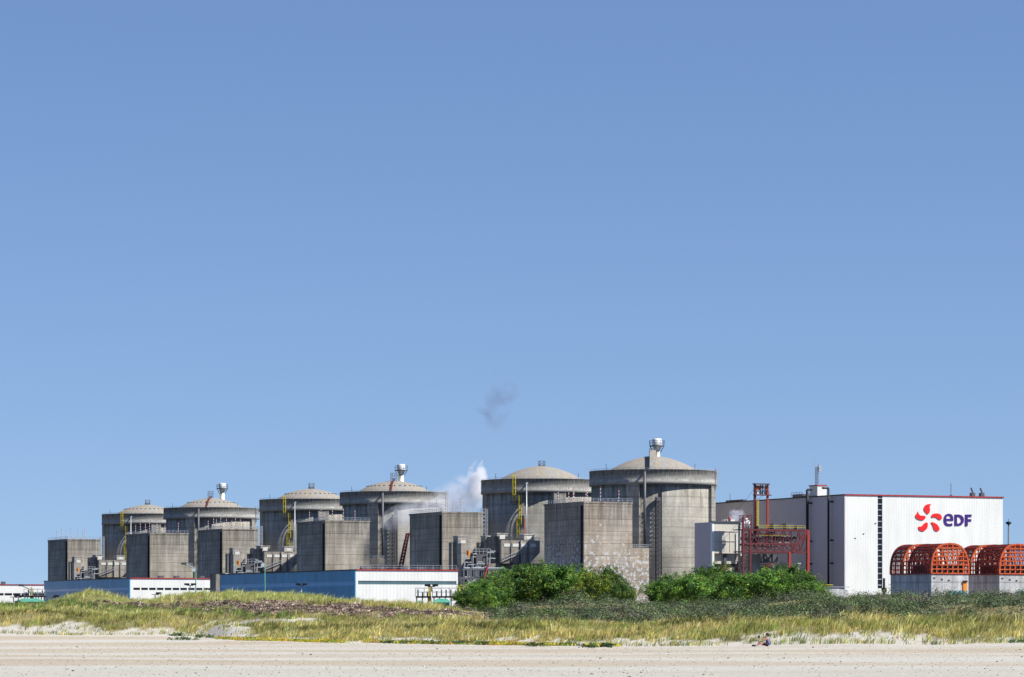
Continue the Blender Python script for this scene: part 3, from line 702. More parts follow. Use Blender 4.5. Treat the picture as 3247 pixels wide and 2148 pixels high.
# ------------------------------------------------------------------ fuel buildings (the big concrete blocks)
BL = {6: (1851, 1003, 2005, 1726, 1596), 5: (1402, 1099, 1530, 1299, 1628), 4: (1031, 1181, 1172, 941, 1655), 3: (705, 1287, 818, 628, 1681), 2: (475, 1360, 597, 400, 1694), 1: (214, 1472, 318, 152, 1713)}
NAMEB = {6: 'largest concrete block, its sunlit face flaking and pale, in front of the largest dome', 5: 'concrete block between the steam and the second largest reactor building',
         4: 'square concrete block in front of the steam-veiled reactor building', 3: 'concrete block above the gap between the two warehouses',
         2: 'concrete block standing above the white end of the left warehouse', 1: 'leftmost and smallest concrete block, above the blue warehouse side'}
ORD = ['leftmost', 'second', 'third', 'fourth', 'fifth', 'sixth', 'seventh', 'eighth']
AER = {1: [179.6, 196, 210, 224, 246, 262, 268], 2: [432, 446, 462, 474, 498, 520, 565], 3: [680, 690, 702, 716, 735, 748, 762], 4: [980, 1002, 1018, 1034, 1054, 1089, 1136],
       5: [1338, 1361, 1384, 1413, 1420, 1436, 1460], 6: [1770, 1798, 1818, 1828, 1858, 1862, 1904, 1962]}
AER[3] = []                     # its roof carries the row seen before the second reactor: listed with block 2
SHORTB = {6: 'the largest flaking block', 5: 'the block left of the yellow-laddered large reactor', 4: 'the square block before the steamy reactor', 2: 'the block above the left white warehouse end', 1: 'the leftmost block', 3: 'the block above the warehouse gap'}
AER[2] = [430, 445, 461, 474, 498, 523, 565]
AER[3] = [660, 677, 686, 700, 718, 735, 747, 762]
AER[4] = [981, 1018, 1054, 1089, 1136]
def fuel_building(no):
    px, Y, pr, pl, py = BL[no]; fr = Fr(px, Y); even = no % 2 == 0
    w = fr.a(pr); L = fr.b(pl); h = fr.z(py)
    o = thing('fuel_building', NAMEB[no], 'concrete building', fr, 'windowless concrete blocks beside the reactors')
    mt = M['block_pale'] if no == 6 else M['block']
    MB().box(0, w, 0, L, -1, h).build('wall', mt, o)
    m = MB(); m.box(-.12, w + .12, -.12, .35, h, h + .55).box(-.12, .35, .35, L, h, h + .55).box(w - .35, w + .12, .35, L, h, h + .55).box(-.12, w+.12, L, L + .4, h, h + .55)
    m.build('parapet', mt, o)
    rail(MB(), [(w, .1), (.1, .1), (.1, L)], h + .55, 1.0, 1.6, .08).build('railing', M['steel'], o)
    m = MB(); m.tube((-.35, .9, -1), (-.35, .9, h - .6), .33, 6); m.build('downpipe', M['black'], o)
    if even:
        aw = fr.a({6: 2070, 4: 1228, 2: 618}[no]); ah = 24.8
        MB().box(w + .01, aw, 2.5, 14, -1, ah).build('annex', mt, o)
        rail(MB(), [(w, 2.6), (aw, 2.6), (aw, 13.9)], ah, 1.1, 1.3, .1).build('annex_railing', M['steel'], o)
    else:
        m = MB(); lattice(m, (w + 1.1, 1.2, 22.5), h + 1.6, .9, .14, 1.3); m.tube((w + .2, .3, 10), (w + .2, .3, h - 1), .15, 6)
        for z in np.arange(23, h, 3.2): m.box(w + .1, w + 2.1, .2, 2.2, z, z + .12)
        m.build('stair_cage', M['steel'], o)
    for i, ap in enumerate(AER[no]):
        b = 2.0 + (i*37 % 17)*.9; 
        if b > L - 2: b = L - 3
        a = fr.a(ap, b)
        if a < .6: a = .6; b = min(L - .8, fr.b(ap, a))
        a = min(a, w - .6); b = max(.8, min(b, L - .8))
        if no == 6 and i in (1, 3): b = 12
        f2 = fr.at(a, b); hh = 4.1 + (i*13 % 5)*.25
        q = thing('aerial', '%s red-and-white striped aerial on %s' % (ORD[i], SHORTB[no]), 'aerial', f2, 'striped aerials on the block roofs', z=h)
        MB().box(-.2, .2, -.2, .2, 0, .3).build('foot', M['dsteel'], q)
        mr, mw = MB(), MB(); s = hh/9
        for k in range(9): (mr if k % 2 == 0 else mw).cyl(0, 0, .3 + k*s, .3 + (k+1)*s, .11, 6)
        mr.build('red_bands', M['redbright'], q); mw.build('white_bands', M['stackw'], q)
for n_ in BL: fuel_building(n_)

# ------------------------------------------------------------------ low service buildings in each pair (built once, copied with all their parts)
def service_building():
    fr = Fr(1588, 1068); o = thing('service_building', '', 'concrete building', fr, 'stained service buildings between the blocks')
    w = fr.a(1712); h = fr.z(1713); L = 13
    zb = fr.z(1787); cz = fr.z(1752); cxr = fr.a(1680)
    MB().prism([[(0, zb), (cxr, zb), (w, cz), (w, h), (0, h)]], 0, L).build('wall', M['aux'], o)
    MB().box(-3.4, w + 2, 1.2, L + 2, -1, zb).build('plinth', M['aux'], o)
    MB().box(-1.4, -.02, 2, L - 1, zb, h + 1.2).build('side_pier', M['aux'], o)
    for p0, p1, t in ((1576, 1609, 1693), (1661, 1693, 1696)):
        a0, a1 = fr.a(p0), fr.a(p1); z1 = fr.z(t)
        r = MB().box(a0, a1, -.15, 5, h - .1 if a0 >= 0 else h + 1.21, z1).build('roof_housing', M['aux_pale'], o)
        MB().box(a0 - .15, a1 + .15, -.3, 5.2, z1, z1 + .22).build('housing_cap', M['grey_conc'], r)
        MB().box(a0 + .9, a1 - .9, -.21, -.15, max(h + .3, z1 - 1.7), z1 - .4).build('louvre', M['panel'], r)
    for p0, p1 in ((1598, 1617), (1625, 1644), (1652.5, 1671), (1681, 1699)):
        MB().box(fr.a(p0), fr.a(p1), -.12, -.003, fr.z(1734), fr.z(1724)).build('white_panel', M['panel'], o)
    m = MB(); a = fr.a(1649); m.bar((a, -.3, zb), (a, -.3, h), .28)
    for p0 in (1620, 1647, 1674): m.box(fr.a(p0) - .12, fr.a(p0) + .12, -.25, -.01, zb, fr.z(1722))
    m.build('downpipe', M['dsteel'], o)
    m = MB(); A = (fr.a(1590), -.6, fr.z(1779)); B = (fr.a(1648), -.6, fr.z(1754))
    m.bar(A, B, .22); m.bar((A[0], A[1], A[2] + 1), (B[0], B[1], B[2] + 1), .14)
    for k in range(9): p = Vector(A).lerp(Vector(B), k/8); m.bar(p, p + Vector((0, 0, 1)), .1)
    m.build('stair', M['steel'], o)
    rail(MB(), [(0, .1), (w, .1)], h, .9, 1.6, .07).build('railing', M['dsteel'], o)
    return o
def tower(px0, px1, Y, t, bot, cat_label, side=2.4):
    fr = Fr(px0, Y); o = thing('concrete_tower', cat_label, 'concrete tower', fr, 'narrow concrete towers beside the service buildings')
    w = fr.a(px1); h = fr.z(t)
    MB().box(0, w, 0, side*1.6, -1, h).build('shaft', M['aux_pale'], o)
    MB().box(-.15, w + .15, -.15, side*1.6 + .15, h, h + .3).build('cap', M['grey_conc'], o)
    MB().box(-1.7, -.01, 1.2, side*1.5, -1, h - 1.9).build('side_shaft', M['aux'], o)
    MB().box(w*.25, w*.75, -.1, -.003, h - 3.0, h - 1.2).build('louvre', M['panel'], o)
    return o
SB = service_building()
TA = tower(1452, 1485, 1076, 1702, 1800, 'narrow pale concrete tower before the block left of the large yellow-laddered reactor')
TB = tower(1540, 1566, 1074, 1702, 1785, 'slim concrete tower hard left of the largest service building')
def gear():
    """pipework yard between the towers"""
    fr = Fr(1510, 1054); o = thing('pipework', '', 'pipework', fr, 'pipework yards between the concrete towers')
    w = fr.a(1556)
    MB().box(0, w, 0, 5, -1, fr.z(1757)).build('equipment_box', M['dsteel'], o)
    r = random.Random(4); m = MB()
    for k in range(16):
        a = r.uniform(-5, w); z = r.uniform(fr.z(1815), fr.z(1738)); m.tube((a, -1, z), (a + r.uniform(1, 3), -1 + r.uniform(0, 2), z), .16, 6)
        m.bar((a, -1, 1), (a, -1, z), .16)
    m.build('pipes', M['steel'], o)
    m = MB()
    for k in range(7):
        a = fr.a(1512 - k*3.7 if k < 4 else 1560); m.tube((a, 1.5, 8), (a, 1.5, fr.z(1738 + 5*k)), .3, 6)
    m.build('vessels', M['black'], o)
    MB().box(fr.a(1484), fr.a(1489), -.5, 1.2, fr.z(1762), fr.z(1747)).build('orange_tank', M['door_orange'], o)
    rail(MB(), [(fr.a(1485), 0), (w, 0)], fr.z(1757) + .02, 1.6, 1.2, .14).build('railing', M['steel'], o)
    MB().box(fr.a(1486), fr.a(1527), 6, 9, -1, fr.z(1722)).build('back_wall', M['aux_pale'], o)
    return o
GE = gear()
SB['label'] = 'largest stained service building with four white panels, beside the left trees'
GE['label'] = 'pipework yard left of the trees, behind the right warehouse end'
def shift(o, no, pxref, dpx, label):
    """copy to the same place beside another odd reactor, then slide along the front to the photographed column"""
    c = copy_tree(o)
    u5, un = Fr(*UNITS[5]), Fr(*UNITS[no])
    x = o.location.x - u5.ox + un.ox; y = o.location.y - u5.oy + un.oy
    k = kx(pxref); a = (k*y - x)/(CU - SU*k); c.location = (x + CU*a, y + SU*a, 0); c['label'] = label; return c
shift(SB, 3, 837, 0, 'stained service building above the blue side of the right warehouse')
shift(SB, 1, 313, 0, 'smallest stained service building, above the left warehouse')
shift(TA, 3, 738, 0, 'narrow concrete tower before the block above the warehouse gap')
shift(TB, 3, 806, 0, 'slim concrete tower left of the middle service building')
shift(TA, 1, 236, 0, 'narrow concrete tower before the leftmost block')
shift(TB, 1, 297, 0, 'slim concrete tower left of the smallest service building')
shift(GE, 3, 778, 0, 'pipework yard above the left end of the right warehouse')
shift(GE, 1, 266, 0, 'pipework yard above the left warehouse')

# ------------------------------------------------------------------ warehouses
def warehouse2():
    fr = Fr(1128, 800); w = fr.a(1452); L = fr.b(700); h = fr.z(1809)
    o = thing('warehouse', 'long warehouse with a blue side and a plain white end with a teal band', 'warehouse', fr, 'blue and white warehouses')
    zt, zb = fr.z(1842), fr.z(1853.5)
    MB().box(0, w, 0, 1, -1, zb).box(0, w, 0, 1, zt, h).box(0, .6, 0, 1, zb, zt).box(w - .4, w, 0, 1, zb, zt).box(w - 1, w, 1.002, L, -1, h).build('white_wall', M['white'], o)
    MB().box(.6, w - .4, .12, .9, zb, zt).build('window_band', M['teal'], o)
    y0, y1 = fr.z(1857), fr.z(1843)
    m = MB().box(-.25, -.003, -.02, L, -1, y0).box(-.25, -.003, -.02, L, y1, h); m.build('blue_wall', M['blue'], o)
    MB().box(-.12, -.003, 0, L, y0, y1).build('blue_band', M['blue_band'], o)
    MB().box(-.4, .01, -.1, L, h, h + .25).build('dark_coping', M['black'], o)
    MB().box(.012, w + .2, -.2, .4, h, h + .28).build('red_coping', M['red'], o)
    MB().box(.012, w, .402, L, h - .3, h + .1).build('roof', M['mauve2'], o)
    m = MB()
    for p in (1160, 1215, 1290, 1340): a = fr.a(p); m.box(a, a + 1.1, 2, 4, h + .1, h + 1.0)
    m.build('roof_vent', M['dsteel'], o)
    rail(MB(), [(.1, 1.0), (w, 1.0)], h + .1, 1.2, 2, .07).build('roof_railing', M['steel'], o)
warehouse2()
def white_end(fr, w, h, o, L, nwin):
    zt, zb = fr.z(1862.8 if nwin else 1881.5), fr.z(1870.5 if nwin else 1889)
    return zt, zb
def warehouse1():
    b = Fr(1128, 800).b(413); fr = Fr(1128, 800).at(0, b); w = fr.a(697); L = fr.b(142); h = fr.z(1835.5)
    o = thing('warehouse', 'warehouse with a blue side and a white end carrying a row of dark windows', 'warehouse', fr, 'blue and white warehouses')
    zt, zb = fr.z(1864), fr.z(1871.5)
    a0, a1 = fr.a(419), fr.a(691)
    MB().box(0, w, 0, 1, -1, zb).box(0, w, 0, 1, zt, h).box(0, a0, 0, 1, zb, zt).box(a1, w, 0, 1, zb, zt).box(w - 1, w, 1.002, L, -1, h).build('white_wall', M['white'], o)
    n = 11
    for i in range(n):
        c0 = a0 + (a1 - a0)*i/n; c1 = a0 + (a1 - a0)*(i+1)/n
        wd = MB().box(c0 + .003, c0 + .38, .02, .9, zb, zt).build('window_frame', M['white'], o)
        MB().box(c0 + .385, c1, .2, .8, zb, zt).build('pane', M['glass'], wd)
    y0, y1 = fr.z(1871), fr.z(1863)
    MB().box(-.25, -.003, -.02, L, -1, y0).box(-.25, -.003, -.02, L, y1, h).build('blue_wall', M['blue'], o)
    MB().box(-.12, -.003, 0, L, y0, y1).build('blue_band', M['blue_band'], o)
    MB().box(-.4, .01, -.1, L, h, h + .25).build('dark_coping', M['black'], o)
    MB().box(.012, w + .2, -.2, .4, h, h + .28).build('red_coping', M['red'], o)
    MB().box(.012, w, .402, L, h - .3, h + .1).build('roof', M['mauve2'], o)
    for p in (510, 560, 640): a = fr.a(p); MB().box(a, a + 1.3, 1.2, 3, h + .1, h + .9).build('roof_vent', M['dsteel'], o)
warehouse1()
def warehouse0():
    f2 = Fr(1128, 800); b = f2.b(142) + 40; fr = f2.at(0, b); pl = CX + F*fr.ox/fr.oy
    w = fr.a(330); a_ = fr.a(-260); h = fr.z(1855.5)
    o = thing('warehouse', 'far white building with a window strip at the left edge of the picture', 'warehouse', fr, 'blue and white warehouses')
    zt, zb = fr.z(1881.5), fr.z(1889)
    x1 = w
    MB().box(a_, x1, 0, 1, -1, zb).box(a_, x1, 0, 1, zt, h).box(a_, x1, 1.002, 24, h - 1, h - .3).box(a_, a_ + 1, 1.002, 24, -1, h - 1.01).build('white_wall', M['white'], o)
    n = 22
    for i in range(n):
        c0 = a_ + (x1 - a_)*i/n; c1 = a_ + (x1 - a_)*(i+1)/n
        wd = MB().box(c0 + .003, c0 + .35, .02, .9, zb, zt).build('window_frame', M['white'], o)
        MB().box(c0 + .355, c1, .2, .8, zb, zt).build('pane', M['glass'], wd)
    MB().box(a_, x1, -.2, .5, h, h + .25).build('red_coping', M['red'], o)
    a = fr.a(16); MB().box(a - .6, a + .6, 1.5, 3, h - .3, h + 1.1).build('roof_vent', M['dsteel'], o)
warehouse0()
def gap_yard():
    fr = Fr(712, 935)
    o = thing('concrete_tower', 'low grey concrete tower in the gap between the two warehouses', 'concrete tower', fr)
    MB().box(0, fr.a(731), 0, 5, -1, fr.z(1818)).build('shaft', M['aux_pale'], o)
    MB().box(fr.a(688), -.02, 1, 6, -1, fr.z(1821)).build('side_wall', M['aux'], o)
    fr = Fr(734, 905)
    o = thing('steel_stair', 'grey steel stair tower in the gap between the warehouses', 'stair tower', fr)
    m = MB(); lattice(m, (1.5, 1.5, 0), fr.z(1822), 1.3, .16, 2.2); 
    for k in range(6): z = 1 + k*2.2; m.box(.3, 2.8, .2, 2.8, z, z + .12)
    m.build('frame', M['steel'], o)
    m = MB()
    for k in range(5): z = 1 + k*2.2; s = 1 if k % 2 else -1; m.bar((1.5 - 1.2*s, .1, z), (1.5 + 1.2*s, .1, z + 2.2), .25)
    m.build('flight', M['dsteel'], o)
    MB().cyl(-1.2, 1, 0, fr.z(1818), .45, 10).build('riser_pipe', M['steel'], o)
    fr = Fr(1455, 812)
    o = thing('steel_stair', 'dark cluttered stair tower with yellow rails at the right warehouse end', 'stair tower', fr)
    m = MB(); lattice(m, (2.6, 2, 0), fr.z(1832), 1.9, .2, 1.9); m.build('frame', M['dsteel'], o)
    m = MB()
    for k in range(6): z = 1 + k*2.0; s = 1 if k % 2 else -1; m.bar((2.6 - 1.8*s, .0, z), (2.6 + 1.8*s, .0, z + 2.0), .3); m.box(.8, 4.4, .1, 3.8, z, z + .12)
    m.build('flight', M['steel'], o)
    rail(MB(), [(.2, -.1), (4.6, -.1)], fr.z(1872), 1.2, 1.2, .14).build('yellow_rail', M['yellow'], o)
    MB().box(-.1, .3, -.3, .2, 0, fr.z(1858)).build('yellow_post', M['yellow'], o)
    fr = Fr(1470, 900)
    o = thing('pipe_rack', 'dark steel pipe rack behind the left edge of the trees', 'pipe rack', fr)
    m = MB(); r = random.Random(9)
    for k in range(7): m.bar((k*2.2, 0, 0), (k*2.2, 0, fr.z(1795 + 4*k)), .35); m.bar((k*2.2, 4, 0), (k*2.2, 4, fr.z(1800)), .3)
    for z in (7, 11, 14, 16.5): m.box(-.5, 14, -.2, 4.2, z, z + .3)
    m.build('frame', M['dsteel'], o)
    m = MB()
    for k in range(18): z = r.choice((7.6, 11.6, 14.6, 17.1)); x = r.uniform(-1, 6); m.tube((x, r.uniform(-.4, 3), z), (x + r.uniform(3, 8), r.uniform(-.4, 3), z), .22, 6)
    m.build('pipes', M['steel'], o)
    MB().tube((4.5, -.5, 10.5), (7, -.5, 18), .3, 6).build('red_pipe', M['redbright'], o)
gap_yard()

# ------------------------------------------------------------------ turbine hall with the emblem
HF = Fr(2680, 1010); HH = HF.z(1571); HW = HF.a(3180); HL = 150.0
def hall():
    fr = HF; o = thing('turbine_hall', 'huge white hall with a red flower emblem and blue lettering on its sunlit end', 'hall', fr)
    wa0, wa1 = fr.a(2783), fr.a(2798); zb = fr.z(1866)
    MB().box(0, wa0, 0, 1, -1, HH).box(wa1, HW, 0, 1, -1, HH).box(wa0, wa1, 0, 1, -1, zb).box(HW - 1, HW, 1.002, HL, -1, HH).build('white_wall', M['white'], o)
    MB().box(wa0 + .003, wa1 - .003, .35, .9, zb, HH).build('window_strip', M['glass'], o)
    m = MB()
    for k in range(16): z = zb + (HH - zb)*(k + .5)/16; m.box(wa0 + .006, wa1 - .006, .15, .34, z, z + .28)
    m.build('glazing_bars', M['steel'], o)
    b1, b2 = fr.b(2634, -.6), fr.b(2567, -.6)
    MB().box(-.3, -.003, -.05, b1, -1, HH).build('grey_wall_near', M['mauve2'], o)
    MB().box(-.3, -.003, b1 + .02, b2 - .02, -1, HH).build('grey_wall_middle', M['mauve'], o)
    MB().box(-.3, -.003, b2 + .02, HL, -1, HH).build('grey_wall_far', M['mauve2'], o)
    MB().box(0, HW, 1.004, HL, HH - .5, HH - .01).build('roof', M['mauve2'], o)
    MB().box(-.5, .1, .3, HL, HH, HH + .35).build('dark_coping', M['black'], o)
    MB().box(-.3, HW + .3, -.25, .28, HH, HH + .38).build('red_coping', M['red'], o)
    for b in (b1, b2):
        top = HH + 2.4
        m = MB(); m.tube((-1.4, b, 1.5), (-1.4, b, top), .34 if b == b1 else .45, 10); m.tube((-1.4, b, top), (-1.4 - (2.2 if b == b1 else -1.6), b, top), .3, 10)
        for z in (8, 20, 27, HH - 2): m.box(-1.4, -.31, b - 1.2, b - .9, z, z + .5)
        if b == b1: m.prism([[(-3.4, 1), (-.32, 1), (-.32, 11.5), (-1.9, 11.5)]], b - 4.5, b + .4)
        m.build('exhaust_duct', M['black'], o)
    m = MB(); b = fr.b(2540, 0); m.box(-.3, 3, b - 1, b + 5, HH + .36, HH + 1.3); rail(m, [(-.2, b - 1), (-.2, b + 6)], HH + .36, 1.5, 1.5, .1); m.build('roof_plant', M['dsteel'], o)
    b = fr.b(2579, 2); MB().box(1.2, 4.4, b - 4, b + 1, HH, HH + 3.6).build('roof_cabin', M['panel'], o); MB().box(1.0, 4.6, b - 4.2, b + 1.2, HH + 3.6, HH + 3.9).build('cabin_coping', M['red'], o)
    for p in (2330, 2316): b = fr.b(p, 1); MB().box(.3, 1.6, b - 7, b + 2, HH + .36, HH + .9).build('roof_vent', M['dsteel'], o)
    for p in (2647 + 1452/3.267, 2647 + 1548/3.267): a = fr.a(p); MB().box(a - .7, a + .5, .6, 2, HH, HH + 1.5).tube((a, 1, HH + 1.2), (a - .8, 1, HH + 3.0), .3).build('roof_vent', M['dsteel'], o)
    for p, q in ((2738.2, 1693), (2711.8, 1707), (2776, 1660)): a = fr.a(p); MB().box(a - .25, a + .25, -.15, -.003, fr.z(q + 1.2, a), fr.z(q - 1.2, a)).build('wall_fitting', M['dsteel'], o)
    # emblem and letters, raised plates fixed to the wall
    def loc(p):
        a = fr.a(2647 + p[0]/3.267); return (a, fr.z(1480 + p[1]/3.267, a))
    def smooth(l, k=2):
        for _ in range(k):
            q = []
            for i in range(len(l)):
                a, b = l[i], l[(i+1) % len(l)]; q += [(a[0]*.75+b[0]*.25, a[1]*.75+b[1]*.25), (a[0]*.25+b[0]*.75, a[1]*.25+b[1]*.75)]
            l = q
        return l
    petals = [[(1000,385),(985,390),(962,389),(938,400),(923,420),(919,440),(928,462),(944,477),(950,491),(970,491),(980,472),(986,450),(981,430),(981,412),(988,400)],
              [(995,523),(1002,500),(1020,489),(1050,484),(1082,489),(1100,505),(1108,527),(1104,548),(1085,552),(1068,545),(1053,531),(1035,523),(1010,528)],
              [(991,577),(1010,574),(1040,588),(1062,603),(1080,630),(1084,655),(1072,667),(1055,672),(1038,664),(1023,650),(1019,625),(1008,600)],
              [(960,578),(962,605),(956,637),(940,657),(915,672),(888,667),(866,652),(863,618),(880,625),(905,615),(918,595),(940,580)],
              [(858,460),(862,480),(872,497),(890,510),(915,508),(937,512),(940,530),(926,549),(900,558),(868,550),(843,537),(831,515),(836,498),(852,488)]]
    for pt in petals: MB().prism([[loc(p) for p in smooth(pt)]], -.2, -.003).build('emblem_petal', M['logo_red'], o)
    e = [[(1226,560),(1152,560),(1154,576),(1162,588),(1177,593),(1196,592),(1212,587),(1219,609),(1197,615),(1167,615),(1145,605),(1131,582),(1127,551),(1131,520),(1144,500),(1163,490),(1182,488),(1203,493),(1218,508),(1225,530)],
         [(1152,541),(1155,523),(1163,512),(1177,507),(1190,511),(1199,523),(1201,541)]]
    D = [[(1240,497),(1285,497),(1315,507),(1332,530),(1336,555),(1332,580),(1313,603),(1285,612),(1240,612)], [(1264,519),(1283,519),(1300,530),(1310,555),(1300,580),(1283,590),(1264,590)]]
    Fl = [[(1350,497),(1415,497),(1415,519),(1376,519),(1376,545),(1412,545),(1412,567),(1376,567),(1376,615),(1348,615)]]
    for g in (e, D, Fl): MB().prism([[loc(p) for p in l] for l in g], -.2, -.003).build('letter', M['logo_blue'], o)
    return o
hall()
def roof_masts():
    fr = HF.at(3, HF.b(2580, 3) - 2)
    o = thing('lattice_mast', 'lattice radio mast with drum dishes on the hall roof', 'mast', fr, z=HH + 3.9)
    lattice(MB(), (0, 0, 0), 5.6, .34, .08, .9).build('lattice', M['dsteel'], o)
    for dx, z in ((.7, 5.8), (.8, 4.7)): MB().tube((dx, -.8, z), (dx, -.2, z), .55, 12).build('dish', M['steel'], o)
    MB().bar((-.9, 0, 3), (-.9, 0, 8.0), .12).bar((.5, 0, 5), (.5, 0, 7.8), .1).build('whip_aerial', M['steel'], o)
    for px, top, Z0, lab in ((2647 + 1221/3.267, 1534, HH, 'thin whip mast standing on the white hall roof above the lettering'), (2315, 1566, HH, 'thin whip mast on the shaded hall roof beside the largest reactor')):
        a = HF.a(px) if px > 2680 else 1.0; b = 1.0 if px > 2680 else HF.b(px, 1.0)
        f2 = HF.at(a, b); o = thing('whip_mast', lab, 'mast', f2, z=Z0)
        MB().bar((0, 0, 0), (0, 0, zz(top, f2.oy) - Z0), .14).build('rod', M['dsteel'], o); MB().box(-.3, .3, -.3, .3, 0, .7).build('foot', M['dsteel'], o)
    Y = 900; f2 = Fr(3198, Y); o = thing('lamp_mast', 'tall floodlight mast right of the white hall', 'lamp mast', f2)
    MB().tube((0, 0, 0), (0, 0, zz(1660, Y)), .32, 8, .2).build('pole', M['dsteel'], o); MB().lathe(0, 0, [(.3, zz(1664, Y)), (.75, zz(1661, Y)), (.75, zz(1656, Y)), (.2, zz(1654, Y))], 10).build('lamp_head', M['black'], o)
    MB().bar((0, 0, zz(1655, Y)), (0, 0, zz(1646, Y)), .1).build('rod', M['dsteel'], o)
roof_masts()
def low_roofs():
    fr = Fr(2690, 955); o = thing('lean_to', 'low lean-to roof at the foot of the shaded hall wall', 'lean-to', fr)
    a0 = fr.a(2604); z = fr.z(1872)
    MB().prism([[(a0, -1), (0, -1), (0, z), (a0 + 2.2, z + .8), (a0, z + .7)]], 0, 9).build('wall', M['grey_conc'], o)
    MB().box(a0 - .3, .3, -.3, 9.3, z + .82, z + 1.0).build('roof', M['steel'], o)
    fr = Fr(2585, 970); o = thing('pipe_rack', 'low red and yellow pipe rack beside the right tree', 'pipe rack', fr)
    m = MB(); w = fr.a(2640)
    for k in range(5): m.bar((w*k/4, 0, 0), (w*k/4, 0, fr.z(1860)), .3)
    m.build('post', M['dsteel'], o); MB().box(-.2, w, -.3, .3, fr.z(1869), fr.z(1866)).build('red_pipe', M['redbright'], o)
    MB().box(.6, w, -.3, .3, fr.z(1856), fr.z(1854)).build('yellow_pipe', M['yellow'], o); MB().box(.4, w + .4, .5, 3, fr.z(1863), fr.z(1858)).build('deck', M['black'], o)
    fr = Fr(2803, 975); o = thing('hose_post', 'dark post with a drum at the foot of the white hall wall', 'post', fr)
    MB().box(-.25, .25, -.25, .25, -1, fr.z(1834)).build('post', M['black'], o); MB().tube((.3, 0, fr.z(1871)), (.3, .9, fr.z(1871)), .7, 10).build('drum', M['black'], o)
low_roofs()

# ------------------------------------------------------------------ pale annex and steelwork between the largest reactor and the hall
def pale_annex():
    fr = Fr(2258, 985); o = thing('pale_annex', 'pale boxy annex standing right of the largest reactor wall', 'annex', fr)
    w = fr.a(2350); h = fr.z(1656); L = fr.b(2203); m0 = fr.z(1755)
    a1 = fr.a(2265)
    MB().box(0, a1, 0, 1.0, -1, h).build('corner_pier', M['white'], o)
    MB().box(a1 + .003, w, .05, 9, m0, h).build('upper_wall', M['cream'], o)
    MB().box(a1 + .003, w - .3, 1.5, 8, -1, m0 - .003).build('lower_wall', M['cream'], o)
    MB().box(-.05, -.003 + .02, 1.002, L, -1, h).box(.03, a1, 1.002, L, h - 1, h - .2).build('shaded_wall', M['mauve'], o)  # side away from the sun: shade put into a greyer wall colour
    MB().box(a1 + .3, w, 9.01, L, 0, h - .4).build('rear_wall', M['cream'], o)
    MB().box(-.3, w + .3, -.35, .6, h, h + .35).build('coping', M['dsteel'], o)
    m = MB()
    for p in (2282, 2296, 2314): a = fr.a(p); m.box(a, a + .14, -.05, .049, fr.z(1750), fr.z(1684))
    m.box(fr.a(2264), fr.a(2340), -.12, .046, fr.z(1686), fr.z(1684)); m.box(fr.a(2264), fr.a(2340), -.12, .046, fr.z(1717), fr.z(1715.5))
    m.build('panel_joints', M['mauve'], o)
    a = fr.a(2333); MB().box(a, a + .4, -.3, .04, fr.z(1747), fr.z(1690)).build('white_pipe', M['stackw'], o)
    MB().box(w - .45, w + .35, -.5, .04, fr.z(1762), h - .01).build('edge_trim', M['stackw'], o)
    MB().box(fr.a(2268), fr.a(2348), 1.35, 1.495, fr.z(1798), fr.z(1788)).build('dark_opening', M['black'], o)
    for p in (2297, 2335): a = fr.a(p); MB().box(a, a + .9, .7, 1.3, fr.z(1812), fr.z(1792)).build('red_post', M['redbright'], o)
    a = fr.a(2300); MB().box(a, a + .9, .9, 1.49, 0, m0 - .01).build('dark_pier', M['dsteel'], o)
    MB().box(fr.a(2308), fr.a(2340), 2, 4, h + .36, h + .9).build('roof_vent', M['panel'], o)
    a = fr.a(2319); MB().cyl(a, 1.2, h + .36, h + 1.6, .4, 8).build('red_beacon', M['redbright'], o)
pale_annex()
def cross(m, x0, x1, y, z0, z1, w): m.bar((x0, y, z0), (x1, y, z1), w); m.bar((x0, y, z1), (x1, y, z0), w)
